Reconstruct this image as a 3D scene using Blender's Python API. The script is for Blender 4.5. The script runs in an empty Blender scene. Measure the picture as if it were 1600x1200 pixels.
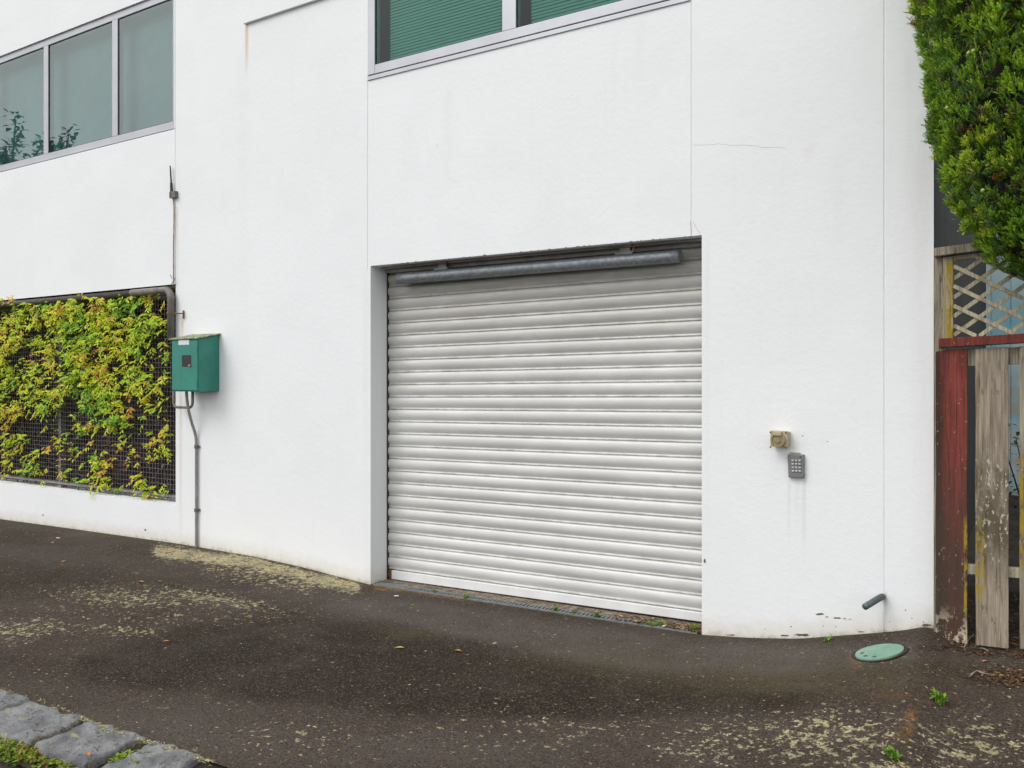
import bpy, math, random
import numpy as np
from mathutils import Vector, noise as mnoise
random.seed(7)
rng = np.random.default_rng(7)
SC = bpy.context.scene
COL = SC.collection
R = math.radians

# ------------------------------------------------------------------ camera
F, CX, HY = 1300.0, 800.0, 590.0
PSI = math.atan(808.0 / 1300.0)
CAM = Vector((0.0, -5.3, 1.68))
RT = Vector((math.cos(PSI), math.sin(PSI), 0))
FW = Vector((-math.sin(PSI), math.cos(PSI), 0))
UP = Vector((0, 0, 1))

def ray(px, py):
    return FW * F + RT * (px - CX) + UP * (HY - py)

def P(px, py, y=0.0):
    d = ray(px, py)
    return CAM + d * ((y - CAM.y) / d.y)

def X(px, y=0.0):
    return P(px, 590, y).x

def pix(x, y, z):
    v = Vector((x, y, z)) - CAM
    Z = v.dot(FW)
    return CX + F * v.dot(RT) / Z, HY - F * v.z / Z

# ------------------------------------------------------------------ ground heights
_wl = [(-160, 793), (0, 811), (90, 823), (190, 837), (275, 849), (306, 854), (400, 870), (480, 888), (540, 904),
       (580, 914), (840, 953), (1097, 992), (1180, 997), (1250, 998), (1300, 994), (1380, 988), (1420, 984), (1458, 976)]
_wx = np.array([P(a, b).x for a, b in _wl]); _wz = np.array([P(a, b).z for a, b in _wl])
_fp = [P(a, b, -.075) for a, b in ((1482, 1003), (1512, 1010), (1575, 1018), (1660, 1027))]
_wx = np.append(_wx, [p.x for p in _fp] + [0.6, 4.0]); _wz = np.append(_wz, [p.z for p in _fp] + [_fp[-1].z + .02, _fp[-1].z + .12])

def zwall(x):
    return np.interp(x, _wx, _wz)

def zwall_s(x):
    return sum(zwall(x + d) for d in (-.06, -.03, 0, .03, .06)) / 5

def ground_np(x, y):
    t = np.clip(-y / 3.2, 0, 1)
    s = 1 - t * t * (3 - 2 * t)
    base = zwall_s(x)
    far = -0.005 + 0.012 * np.sin(x * 1.1 + .6) * np.cos(y * 1.3)
    und = 0.006 * np.sin(x * 2.3 + y * 1.7) + 0.005 * np.sin(x * 4.1 - y * 3.1 + 1)
    return base * s + far * (1 - s) + und * np.clip(-y * 2, 0, 1)

def gz(x, y):
    return float(ground_np(np.array([x], float), np.array([min(y, 0.0)], float))[0])

def G(px, py):
    d = ray(px, py)
    z = 0.0
    for _ in range(30):
        p = CAM + d * ((z - CAM.z) / d.z)
        z = 0.5 * z + 0.5 * gz(p.x, p.y)
    p.z = gz(p.x, p.y)
    return p

K0 = G(40, 1094); K1 = G(312, 1184)
KB = (K1.y - K0.y) / (K1.x - K0.x)
def ykerb(x):
    return K0.y + KB * (x - K0.x)

# ------------------------------------------------------------------ mesh builder
class MB:
    def __init__(self):
        self.v = []; self.f = []; self.c = []
        self.mi = []
    def add(self, vs, fs, col=None, mi=0):
        n = len(self.v)
        self.v += [tuple(p) for p in vs]
        self.f += [tuple(i + n for i in q) for q in fs]
        self.c += [col if col is not None else (1, 1, 1)] * len(vs)
        self.mi += [mi] * len(fs)
    def box(self, a, b, mi=0, rot=None, bev=0):
        x0, y0, z0 = a; x1, y1, z1 = b
        vs = [(x0, y0, z0), (x1, y0, z0), (x1, y1, z0), (x0, y1, z0), (x0, y0, z1), (x1, y0, z1), (x1, y1, z1), (x0, y1, z1)]
        if rot:
            vs = [rot(Vector(p)) for p in vs]
        self.add(vs, [(0, 3, 2, 1), (4, 5, 6, 7), (0, 1, 5, 4), (1, 2, 6, 5), (2, 3, 7, 6), (3, 0, 4, 7)], mi=mi)
    def hexa(self, lo, hi, mi=0):
        self.add(list(lo) + list(hi), [(0, 3, 2, 1), (4, 5, 6, 7), (0, 1, 5, 4), (1, 2, 6, 5), (2, 3, 7, 6), (3, 0, 4, 7)], mi=mi)
    def tube(self, pts, r, n=8, cap=True, col=None, mi=0):
        pts = [Vector(p) for p in pts]
        rs = r if isinstance(r, (list, tuple)) else [r] * len(pts)
        rings = []; prev = None
        for i, p in enumerate(pts):
            a = pts[max(i - 1, 0)]; b = pts[min(i + 1, len(pts) - 1)]
            t = (b - a).normalized()
            if prev is None:
                u = t.orthogonal().normalized()
            else:
                u = (prev - t * prev.dot(t)).normalized()
            prev = u; w = t.cross(u)
            rings.append([p + (u * math.cos(2 * math.pi * k / n) + w * math.sin(2 * math.pi * k / n)) * rs[i] for k in range(n)])
        vs = [q for ring in rings for q in ring]
        fs = []
        for i in range(len(pts) - 1):
            for k in range(n):
                k2 = (k + 1) % n
                fs.append((i * n + k, i * n + k2, (i + 1) * n + k2, (i + 1) * n + k))
        if cap:
            fs.append(tuple(reversed(range(n)))); m = (len(pts) - 1) * n
            fs.append(tuple(range(m, m + n)))
        self.add(vs, fs, col, mi)
    def ball(self, c, r, nu=8, nv=5, col=None, sq=(1, 1, 1)):
        vs = [(c[0], c[1], c[2] + r * sq[2])]
        for i in range(1, nv):
            th = math.pi * i / nv
            for k in range(nu):
                ph = 2 * math.pi * k / nu
                vs.append((c[0] + r * sq[0] * math.sin(th) * math.cos(ph), c[1] + r * sq[1] * math.sin(th) * math.sin(ph), c[2] + r * sq[2] * math.cos(th)))
        vs.append((c[0], c[1], c[2] - r * sq[2]))
        fs = []
        for k in range(nu):
            fs.append((0, 1 + k, 1 + (k + 1) % nu))
        for i in range(nv - 2):
            for k in range(nu):
                a = 1 + i * nu + k; b = 1 + i * nu + (k + 1) % nu
                fs.append((a, a + nu, b + nu, b))
        m = len(vs) - 1
        for k in range(nu):
            fs.append((m, 1 + (nv - 2) * nu + (k + 1) % nu, 1 + (nv - 2) * nu + k))
        self.add(vs, fs, col)
    def cyl(self, a, b, r0, r1=None, n=20, col=None):
        self.tube([a, b], [r0, r1 if r1 is not None else r0], n, True, col)
    def build(self, name, mat, parent=None, origin=None, smooth=False, bevel=0, tint=False, attrs=None):
        root = parent
        while root is not None and root.parent is not None:
            root = root.parent
        if root is not None:
            o = Vector(root.location)
        else:
            o = Vector(origin) if origin is not None else Vector((0, 0, 0))
        me = bpy.data.meshes.new(name)
        me.from_pydata([(p[0] - o.x, p[1] - o.y, p[2] - o.z) for p in self.v], [], self.f)
        for m in (mat if isinstance(mat, (list, tuple)) else [mat]):
            me.materials.append(m)
        if any(self.mi):
            me.polygons.foreach_set('material_index', self.mi)
        if tint:
            at = me.attributes.new('tint', 'FLOAT_COLOR', 'POINT')
            at.data.foreach_set('color', np.array([(c[0], c[1], c[2], 1) for c in self.c], dtype=np.float32).ravel())
        for k, vals in (attrs or {}).items():
            at = me.attributes.new(k, 'FLOAT', 'POINT')
            at.data.foreach_set('value', np.asarray(vals, dtype=np.float32))
        if smooth:
            me.polygons.foreach_set('use_smooth', [True] * len(me.polygons))
        me.update()
        ob = bpy.data.objects.new(name, me)
        COL.objects.link(ob)
        if parent is not None:
            ob.parent = parent
        else:
            ob.location = o
        if bevel:
            md = ob.modifiers.new('Bevel', 'BEVEL'); md.width = bevel; md.segments = 2; md.limit_method = 'ANGLE'; md.angle_limit = R(40)
        return ob

# smooth
def smooth_path(pts, n=6):
    out = []
    for i in range(len(pts) - 1):
        p0 = pts[max(i - 1, 0)]; p1 = pts[i]; p2 = pts[i + 1]; p3 = pts[min(i + 2, len(pts) - 1)]
        for k in range(n):
            t = k / n
            out.append(.5 * ((2 * p1) + (p2 - p0) * t + (2 * p0 - 5 * p1 + 4 * p2 - p3) * t * t + (3 * p1 - p0 - 3 * p2 + p3) * t ** 3))
    return out + [pts[-1]]
def tag(o, label=None, cat=None, group=None, kind=None):
    if label: o['label'] = label
    if cat: o['category'] = cat
    if group: o['group'] = group
    if kind: o['kind'] = kind
    return o

def empty(name, loc, label, cat, group=None):
    o = bpy.data.objects.new(name, None); COL.objects.link(o)
    o.location = loc; o.empty_display_size = .1
    return tag(o, label, cat, group)

# ------------------------------------------------------------------ materials
class NT:
    def __init__(self, name):
        self.m = bpy.data.materials.new(name); self.m.use_nodes = True
        self.t = self.m.node_tree; self.t.nodes.clear()
        self.out = self.t.nodes.new('ShaderNodeOutputMaterial')
        self._pos = None
    def node(self, ty, **kw):
        n = self.t.nodes.new(ty)
        for k, v in kw.items(): setattr(n, k, v)
        return n
    def set(self, sock, v):
        if hasattr(v, 'is_output'): self.t.links.new(v, sock)
        elif isinstance(v, (tuple, list)) and len(v) == 3 and sock.type == 'RGBA': sock.default_value = (*v, 1)
        else: sock.default_value = v
    @property
    def pos(self):
        if self._pos is None: self._pos = self.node('ShaderNodeNewGeometry').outputs['Position']
        return self._pos
    def map(self, vec, scale=(1, 1, 1), loc=(0, 0, 0)):
        n = self.node('ShaderNodeMapping'); self.set(n.inputs[0], vec)
        n.inputs['Scale'].default_value = scale; n.inputs['Location'].default_value = loc
        return n.outputs[0]
    def noise(self, scale, detail=4, rough=.55, vec=None, dist=0):
        n = self.node('ShaderNodeTexNoise'); self.set(n.inputs['Vector'], vec if vec is not None else self.pos)
        n.inputs['Scale'].default_value = scale; n.inputs['Detail'].default_value = detail
        n.inputs['Roughness'].default_value = rough; n.inputs['Distortion'].default_value = dist
        return n.outputs['Fac']
    def voro(self, scale, vec=None, feature='F1', out='Distance'):
        n = self.node('ShaderNodeTexVoronoi', feature=feature); self.set(n.inputs['Vector'], vec if vec is not None else self.pos)
        n.inputs['Scale'].default_value = scale
        return n.outputs[out]
    def ss(self, v, a, b, to0=0., to1=1.):
        n = self.node('ShaderNodeMapRange', interpolation_type='SMOOTHSTEP')
        for i, q in enumerate((v, a, b, to0, to1)): self.set(n.inputs[i], q)
        return n.outputs[0]
    def math(self, op, a, b=0., clamp=False):
        n = self.node('ShaderNodeMath', operation=op, use_clamp=clamp); self.set(n.inputs[0], a); self.set(n.inputs[1], b)
        return n.outputs[0]
    def mix(self, f, a, b, mode='MIX'):
        n = self.node('ShaderNodeMix', data_type='RGBA', blend_type=mode)
        self.set(n.inputs[0], f); self.set(n.inputs[6], a); self.set(n.inputs[7], b)
        return n.outputs[2]
    def attr(self, name, out='Fac'):
        n = self.node('ShaderNodeAttribute', attribute_name=name); return n.outputs[out]
    def sep(self, vec=None):
        n = self.node('ShaderNodeSeparateXYZ'); self.set(n.inputs[0], vec if vec is not None else self.pos)
        return n.outputs
    def bump(self, h, strength=.2, dist=.01, prev=None):
        n = self.node('ShaderNodeBump'); n.inputs['Strength'].default_value = strength; n.inputs['Distance'].default_value = dist
        self.set(n.inputs['Height'], h)
        if prev is not None: self.set(n.inputs['Normal'], prev)
        return n.outputs[0]
    def bsdf(self, color, rough=.6, normal=None, metal=0., spec=.5, **kw):
        n = self.node('ShaderNodeBsdfPrincipled')
        self.set(n.inputs['Base Color'], color); self.set(n.inputs['Roughness'], rough); self.set(n.inputs['Metallic'], metal)
        n.inputs['Specular IOR Level'].default_value = spec
        for k, v in kw.items(): self.set(n.inputs[k], v)
        if normal is not None: self.set(n.inputs['Normal'], normal)
        return n.outputs[0]
    def done(self, sh):
        self.t.links.new(sh, self.out.inputs[0]); return self.m

def simple(name, c, rough=.6, var=.25, scale=8, metal=0., bump=.1, bscale=120, spec=.5, dark=None, stretch=(1, 1, 1)):
    t = NT(name)
    vec = t.map(t.pos, stretch)
    n = t.noise(scale, 6, .6, vec)
    c2 = dark or tuple(q * (1 - var) for q in c)
    col = t.mix(t.ss(n, .35, .68), c2, c)
    b = t.bump(t.noise(bscale, 4, .6, vec), bump, .004)
    return t.done(t.bsdf(col, rough, b, metal, spec))

def mat_wall(name, base):
    t = NT(name)
    n1 = t.noise(.9, 4, .6); n2 = t.noise(6, 5, .65)
    col = t.mix(t.ss(n1, .3, .7), tuple(q * .975 for q in base), base)
    col = t.mix(t.math('MULTIPLY', t.ss(n2, .52, .8), .10), col, (.62, .62, .60))
    # long faint run marks
    runs = t.noise(5, 4, .6, t.map(t.pos, (6, 1, .25)))
    col = t.mix(t.math('MULTIPLY', t.ss(runs, .56, .8), .12), col, (.56, .55, .52))
    # fine specks of grime
    sp = t.noise(55, 3, .6)
    col = t.mix(t.math('MULTIPLY', t.ss(sp, .70, .78), .22), col, (.45, .44, .40))
    # splash dirt near the ground
    h = t.attr('above')
    k = t.math('ADD', h, t.math('MULTIPLY', t.math('SUBTRACT', t.noise(9, 6, .7), .5), .16))
    col = t.mix(t.ss(k, -.02, .16, .55, 0), col, (.60, .55, .44))
    col = t.mix(t.ss(k, -.05, .035, .9, 0), col, (.20, .18, .13))
    gr = t.math('MULTIPLY', t.attr('grime_shade'), t.ss(t.noise(30, 4, .6, t.map(t.pos, (1, 1, .15))), .3, .6, .45, 1))
    col = t.mix(gr, col, (.36, .34, .31))
    ru = t.math('MULTIPLY', t.attr('rust'), t.ss(t.noise(40, 4, .6, t.map(t.pos, (1, 1, .1))), .3, .6, .5, 1))
    col = t.mix(ru, col, (.50, .30, .10))
    b = t.bump(t.noise(1.7, 3, .5), .10, .05)
    b = t.bump(t.noise(24, 5, .65), .38, .006, b)
    pt = t.noise(1.3, 3, .5, t.map(t.pos, (1, 1, 1.6), (5, 2, 3)))
    col = t.mix(t.math('MULTIPLY', t.ss(pt, .52, .58), .12), col, (.70, .715, .74))
    b = t.bump(t.noise(110, 4, .7), .30, .003, b)
    return t.done(t.bsdf(col, .72, b, spec=.25))

M = {}
M['wall'] = mat_wall('white_render', (.795, .815, .840))
M['crack'] = simple('crack_grey', (.50, .48, .45), .9, .4, 40)
M['chip'] = simple('chipped_render', (.20, .15, .105), .95, .6, 60, bump=.5)
M['reveal'] = simple('reveal_paint', (.74, .73, .71), .7, .12, 3)

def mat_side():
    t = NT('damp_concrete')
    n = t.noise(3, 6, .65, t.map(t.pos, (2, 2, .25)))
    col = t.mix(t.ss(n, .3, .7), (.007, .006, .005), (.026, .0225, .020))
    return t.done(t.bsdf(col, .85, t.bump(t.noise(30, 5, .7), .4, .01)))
M['side'] = mat_side()
M['interior'] = simple('interior_dark', (.085, .065, .068), .9, .5, 2)
M['office'] = simple('office_wall', (.30, .32, .32), .9, .2, 1.5)
M['alu'] = simple('anodised_aluminium', (.46, .47, .51), .38, .10, 3, metal=.35, bump=.02)
M['seal'] = simple('dark_gap_seal', (.04, .04, .045), .7, .3)
M['galv'] = None
def mat_galv():
    t = NT('galvanised_steel')
    v = t.voro(55, out='Color'); n = t.noise(14, 5, .6)
    s = t.sep(v)[0]
    col = t.mix(s, (.17, .19, .205), (.26, .285, .305))
    col = t.mix(t.math('MULTIPLY', t.ss(n, .5, .75), .6), col, (.16, .17, .18))
    return t.done(t.bsdf(col, .5, t.bump(n, .1, .004), metal=.45))
M['galv'] = mat_galv()
M['steel'] = simple('painted_grey_steel', (.30, .28, .27), .55, .3, 9, metal=.2)
M['pipe'] = simple('weathered_grey_pipe', (.20, .18, .17), .6, .4, 10)
M['shadepipe'] = simple('shaded_pipe', (.085, .072, .064), .7, .4, 10)  # pipe grey with the shadow below the opening's top edge put in
M['lead'] = simple('rust_stained_lead', (.38, .34, .30), .7, .4, 12, dark=(.22, .11, .06))
M['conduit'] = simple('grey_conduit', (.30, .28, .26), .55, .3, 14)
M['wire'] = simple('mesh_wire', (.21, .195, .20), .5, .4, 12, metal=.3)
M['rusty'] = simple('rusty_steel', (.28, .11, .05), .85, .6, 60)
M['black'] = simple('black_plastic', (.012, .012, .013), .3, .3)
M['sticker'] = simple('white_sticker', (.72, .74, .75), .5, .15, 40)

def mat_green_box():
    t = NT('green_painted_steel')
    n = t.noise(4, 4, .6); st = t.noise(18, 4, .6, t.map(t.pos, (3, 3, .3)))
    col = t.mix(t.ss(n, .3, .7), (.018, .185, .140), (.024, .225, .175))
    col = t.mix(t.math('MULTIPLY', t.ss(st, .52, .75), .40), col, (.10, .22, .18))
    col = t.mix(t.ss(t.noise(45, 5, .75), .66, .73, 0, .7), col, (.06, .08, .06))
    return t.done(t.bsdf(col, .42, t.bump(t.noise(40, 3, .5), .04, .003)))
M['box'] = mat_green_box()
M['boxtop'] = simple('lichen_on_lid', (.42, .36, .18), .9, .6, 25, dark=(.05, .16, .12), bump=.4)

def mat_slat():
    t = NT('roller_door_paint')
    n = t.noise(2.2, 5, .6, t.map(t.pos, (1, 1, 3)))
    col = t.mix(t.ss(n, .35, .7), (.57, .575, .57), (.655, .66, .655))
    # upper slats: dirt plus the shade of the head mixed into the colour
    g = t.math('MULTIPLY', t.attr('grime_shade'), t.ss(t.noise(9, 6, .7, t.map(t.pos, (.5, 1, 4))), .25, .62, .45, 1))
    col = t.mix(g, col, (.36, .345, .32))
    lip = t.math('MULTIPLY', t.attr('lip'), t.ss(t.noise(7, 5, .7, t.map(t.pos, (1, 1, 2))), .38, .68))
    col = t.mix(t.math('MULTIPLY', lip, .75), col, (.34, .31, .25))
    sp = t.noise(38, 4, .7, t.map(t.pos, (.5, 1, 1.6)))
    col = t.mix(t.math('MULTIPLY', t.ss(sp, .66, .76), .45), col, (.32, .29, .24))
    return t.done(t.bsdf(col, .40, t.bump(t.noise(3.5, 3, .5), .05, .02), spec=.45))
M['slat'] = mat_slat()
M['bottombar'] = simple('bottom_bar_paint', (.76, .77, .78), .4, .10, 6, bump=.03)

def mat_glass(name, tint, ior):
    t = NT(name)
    tr = t.node('ShaderNodeBsdfTransparent'); tr.inputs[0].default_value = (*tint, 1)
    gl = t.node('ShaderNodeBsdfGlossy'); gl.inputs['Roughness'].default_value = .0
    gl.inputs['Color'].default_value = (.86, .97, .95, 1)
    wob = t.bump(t.noise(1.4, 2, .5), .02, .02)
    t.set(gl.inputs['Normal'], wob)
    fr = t.node('ShaderNodeFresnel'); fr.inputs[0].default_value = ior
    mx = t.node('ShaderNodeMixShader')
    t.set(mx.inputs[0], fr.outputs[0]); t.set(mx.inputs[1], tr.outputs[0]); t.set(mx.inputs[2], gl.outputs[0])
    return t.done(mx.outputs[0])
M['glass'] = mat_glass('green_glass', (.42, .69, .63), 1.42)
M['glass2'] = mat_glass('grey_glass', (.58, .84, .86), 2.15)
M['blind'] = simple('blind_slats', (.60, .86, .80), .6, .06, 2, bump=0)
M['drape'] = simple('grey_blind', (.66, .74, .74), .8, .12, 2, bump=0)

def mat_asphalt():
    t = NT('asphalt')
    p = t.pos
    n1 = t.noise(.55, 5, .6); n2 = t.noise(3.2, 6, .65); n3 = t.noise(180, 2, .6)
    col = t.mix(t.ss(n1, .32, .68), (.047, .0350, .0280), (.068, .0535, .0455))
    col = t.mix(t.ss(n2, .35, .75, 0, .55), col, (.028, .0185, .0120))
    dk = t.math('MULTIPLY', t.attr('dusky'), t.ss(t.noise(2.5, 6, .7), .25, .55, .55, 1))  # darker brown where this mask is high
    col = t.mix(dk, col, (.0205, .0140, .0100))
    col = t.mix(t.math('MULTIPLY', t.attr('pale'), t.ss(n2, .25, .6, .5, 1)), col, (.088, .076, .069))
    # aggregate
    vc = t.sep(t.voro(150, out='Color'))[0]
    col = t.mix(t.ss(vc, .76, .95, 0, .75), col, (.112, .088, .068))
    col = t.mix(t.ss(vc, .30, .0, 0, .8), col, (.010, .009, .008))
    sp = t.noise(70, 3, .7)
    col = t.mix(t.ss(sp, .63, .70, 0, .6), col, (.17, .14, .08))
    # lichen: broken flat patches and specks
    L = t.math('MINIMUM', t.math('MULTIPLY', t.attr('lichen'), 1.12), 1.0)
    brk = t.ss(t.noise(75, 4, .65), .38, .50)
    a = t.noise(17, 8, .68, None, .35)
    f1 = t.math('MULTIPLY', t.ss(t.math('SUBTRACT', a, t.math('SUBTRACT', .70, t.math('MULTIPLY', L, .232))), -.01, .05), brk)
    a2 = t.noise(33, 6, .62)
    f2 = t.ss(t.math('SUBTRACT', a2, t.math('SUBTRACT', .672, t.math('MULTIPLY', L, .17))), 0, .03)
    f2 = t.math('MULTIPLY', f2, t.ss(t.noise(120, 3, .6), .34, .48))
    f4 = t.math('MULTIPLY', t.ss(L, .66, .98), t.math('MULTIPLY', t.ss(t.noise(95, 4, .7), .46, .55), t.ss(t.noise(6, 6, .75), .40, .54)))
    lf = t.math('MAXIMUM', t.math('MAXIMUM', f1, f4), f2)
    lc = t.mix(t.ss(t.noise(60, 3, .6), .3, .7), (.24, .20, .085), (.60, .54, .33))
    lc = t.mix(t.ss(t.noise(5, 4, .6), .35, .65), lc, (.30, .27, .17))
    col = t.mix(t.math('MULTIPLY', lf, .92), col, lc)
    # orange growth along a seam
    of = t.math('MULTIPLY', t.attr('orange'), t.ss(t.noise(28, 5, .7), .38, .6))
    col = t.mix(of, col, (.36, .17, .045))
    mf = t.math('MULTIPLY', t.attr('mossy'), t.ss(t.noise(24, 6, .7), .36, .6))
    col = t.mix(mf, col, (.075, .062, .016))
    rough = t.ss(t.noise(2.5, 4, .6), .3, .7, .72, .92)
    bm = t.bump(n2, .25, .02)
    bm = t.bump(t.noise(130, 4, .7), .55, .006, bm)
    bm = t.bump(lf, .25, .004, bm)
    return t.done(t.bsdf(col, rough, bm, spec=.14))
M['asphalt'] = mat_asphalt()
M['road'] = simple('road_asphalt', (.06, .057, .055), .85, .4, 3, bump=.5)
M['terrain'] = simple('far_ground', (.07, .09, .045), .95, .4, .2)
M['soil'] = simple('brown_soil', (.050, .034, .023), .95, .6, 18, bump=.8, bscale=60)
M['wetsoil'] = simple('wet_mossy_soil', (.034, .026, .012), .9, .6, 22, bump=.8, bscale=60, dark=(.012, .010, .007))
M['concrete'] = simple('threshold_concrete', (.27, .235, .18), .9, .55, 14, bump=.6, bscale=80, dark=(.12, .085, .055))

def mat_stone():
    t = NT('bluestone')
    n = t.noise(7, 7, .65); n2 = t.noise(28, 5, .7)
    col = t.mix(t.ss(n, .3, .7), (.095, .098, .104), (.25, .255, .262))
    col = t.mix(t.ss(n2, .55, .64, 0, .85), col, (.035, .032, .03))
    col = t.mix(t.ss(t.noise(10, 6, .7, t.map(t.pos, (1, 1, 1), (3, 3, 3))), .60, .66, 0, .75), col, (.34, .30, .15))
    col = t.mix(t.ss(t.noise(3.5, 4, .7, t.map(t.pos, (1, 2, 1), (8, 1, 1))), .55, .7, 0, .6), col, (.10, .10, .105))
    b = t.bump(n, .8, .03); b = t.bump(n2, .9, .010, b); b = t.bump(t.noise(90, 4, .7), .6, .004, b)
    return t.done(t.bsdf(col, .75, b))
M['stone'] = mat_stone()

def mat_tint(name, rough=.55, transl=.35, spec=.4):
    t = NT(name)
    c = t.attr('tint', 'Color')
    n = t.noise(40, 3, .6)
    col = t.mix(t.ss(n, .3, .7, 0, .35), c, t.mix(1.0, c, (.45, .5, .4), 'MULTIPLY'))
    s = t.bsdf(col, rough, spec=spec)
    if transl <= 0: return t.done(s)
    tr = t.node('ShaderNodeBsdfTranslucent'); t.set(tr.inputs[0], col)
    mx = t.node('ShaderNodeMixShader'); mx.inputs[0].default_value = transl
    t.set(mx.inputs[1], s); t.set(mx.inputs[2], tr.outputs[0])
    return t.done(mx.outputs[0])
M['leaf'] = mat_tint('leaf', .45, .42)
M['needle'] = mat_tint('cypress_needles', .6, .42, .25)
M['litter'] = mat_tint('dry_litter', .9, 0)
M['bark'] = simple('bark', (.085, .062, .045), .95, .5, 20, stretch=(1, 1, .2), bump=.7, bscale=40)
M['core'] = simple('core_shade', (.016, .018, .008), .95, .7, 30, bump=1, bscale=60)  # near-black fill, the crown's inner shade put into its colour

def mat_wood(name, light, dark, grain=1.0, lich=0., yellow=None, seed=0, mould=.6, redrot=False, white_lo=None):
    t = NT(name)
    s = t.sep()
    g = t.noise(9, 7, .65, t.map(t.pos, (7, 7, .35), (seed, 0, seed)), .6)
    g2 = t.noise(40, 4, .6, t.map(t.pos, (6, 6, .12), (seed, 0, 0)))
    col = t.mix(t.ss(g, .30, .66), dark, light)
    col = t.mix(t.ss(g2, .5, .72, 0, .55 * grain), col, tuple(q * .45 for q in dark))
    if redrot:
        # paint thin and dark on the left edge and lower half
        e = t.math('ADD', t.math('MULTIPLY', s[0], -9.0), t.math('MULTIPLY', t.noise(3, 5, .7, t.map(t.pos, (2, 1, .5))), 1.2))
        col = t.mix(t.ss(e, 3.95, 4.55, 0, .92), col, (.035, .022, .018))
        low = t.math('ADD', s[2], t.math('MULTIPLY', t.noise(7, 6, .7, t.map(t.pos, (2, 1, .4))), 1.0))
        col = t.mix(t.ss(low, 2.0, 1.1, 0, .85), col, (.055, .040, .030))
    if lich:
        a = t.noise(42, 8, .72, t.map(t.pos, (1.2, 1, .55), (seed, seed, 0)))
        z0, z1 = .50, 1.45
        band = t.math('MULTIPLY', t.ss(s[2], z0, z0 + .3), t.ss(s[2], z1, z1 - .35))
        thr = t.math('SUBTRACT', .68, t.math('MULTIPLY', band, .105 * lich))
        col = t.mix(t.math('MULTIPLY', t.math('MULTIPLY', band, .85), t.ss(t.noise(8, 5, .7, t.map(t.pos, (2, 1, .6), (seed, 7, 1))), .3, .6)), col, (.075, .060, .038))
        col = t.mix(t.ss(t.math('SUBTRACT', a, thr), 0, .03, 0, .9), col, (.52, .47, .36))
    if white_lo is not None:
        a = t.noise(13, 7, .7, t.map(t.pos, (1, 1, .7), (2, 5, 1)))
        band = t.ss(s[2], white_lo + .26, white_lo + .05)
        col = t.mix(t.math('MULTIPLY', band, t.ss(a, .48, .54)), col, (.50, .44, .33))
    if yellow:
        x0, w, z0, z1 = yellow
        bx = t.ss(t.math('ABSOLUTE', t.math('SUBTRACT', s[0], x0)), w, w * .5)
        bz = t.math('MULTIPLY', t.ss(s[2], z0, z0 + .12), t.ss(s[2], z1, z1 - .12))
        a = t.noise(16, 6, .7, t.map(t.pos, (1.5, 1, .5), (seed, 1, 4)))
        col = t.mix(t.math('MULTIPLY', t.math('MULTIPLY', bx, bz), t.ss(a, .42, .54)), col, (.30, .21, .025))
    mo = t.noise(17, 7, .75, t.map(t.pos, (1.6, 1, .5), (seed * 2, 3, seed)))
    col = t.mix(t.ss(mo, .56, .68, 0, .75 * mould), col, (.055, .046, .038))
    fl = t.noise(60, 5, .7, t.map(t.pos, (1, 1, .6), (seed, 9, 2)))
    col = t.mix(t.ss(fl, .62, .70, 0, .7 * mould), col, (.50, .46, .38))
    ck = t.noise(26, 3, .6, t.map(t.pos, (5, 5, .10), (seed, 4, 4)))
    col = t.mix(t.ss(ck, .64, .70, 0, .75), col, (.03, .025, .02))
    b = t.bump(g2, .6, .006); b = t.bump(g, .4, .008, b); b = t.bump(ck, -.5, .006, b)
    return t.done(t.bsdf(col, .85, b, spec=.25))

# ------------------------------------------------------------------ key building lines
DL, DR = X(579), X(1096.5)
DTOP = P(836, 391.5).z
LWx1 = X(272.5); LWz0 = P(136, 234.5).z; LWz1 = P(112, 44).z; LWx0 = -17.0
VX1 = X(274.5); VX0 = -14.0; VZ0 = P(137, 771).z; VZ1 = P(137, 459).z
RWx0, RWx1 = X(575), X(1079); RWz0 = P(827, 64).z; RWz1 = RWz0 + 1.75
WR = X(1459); WL = -19.0; WTOP = 7.2
TH = .24
JOINTS = [(X(1080.5), DTOP, RWz0), (X(574.5), DTOP, RWz0), (X(1382), -9, 99), (X(274), VZ1, 99)]

def uniq(a, eps=.0012):
    a = sorted(a); o = [a[0]]
    for q in a[1:]:
        if q - o[-1] > eps: o.append(q)
    return o

def stains():
    rust = [(385.5, 41, 112, 2.2, .95), (285, 497, 527, 2.0, .9), (282.5, 612, 850, 2.4, .42), (277, 330, 445, 1.6, .4), (1101, 872, 884, 2, .5), (603, 860, 912, 9, .2), (1265, 224, 244, 9, .12), (590, 880, 912, 14, .14)]
    grime_shade = [(1233, 750, 850, 2.5, .22), (1256.5, 748, 870, 3, .30), (1246, 750, 830, 5, .16), (305, 560, 640, 3, .1), (700, 140, 300, 8, .08), (1000, 40, 140, 8, .08), (960, 60, 170, 5, .07),
             (1384, 930, 990, 2.0, .6), (1378, 950, 975, 4, .2), (1310, 250, 420, 14, .06), (1440, 180, 900, 14, .14), (1420, 100, 500, 6, .08), (1265, 222, 246, 10, .12), (1215, 700, 720, 8, .15), (1105, 375, 960, 4, .10), (572, 420, 900, 5, .10), (860, 250, 420, 18, .05), (640, 180, 380, 12, .05), (380, 100, 640, 8, .05)]
    return rust, grime_shade

# ------------------------------------------------------------------ the building
BLD = empty('building', (DL, 0, 0), 'white rendered commercial building with roller door and aluminium windows', 'building')

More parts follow.
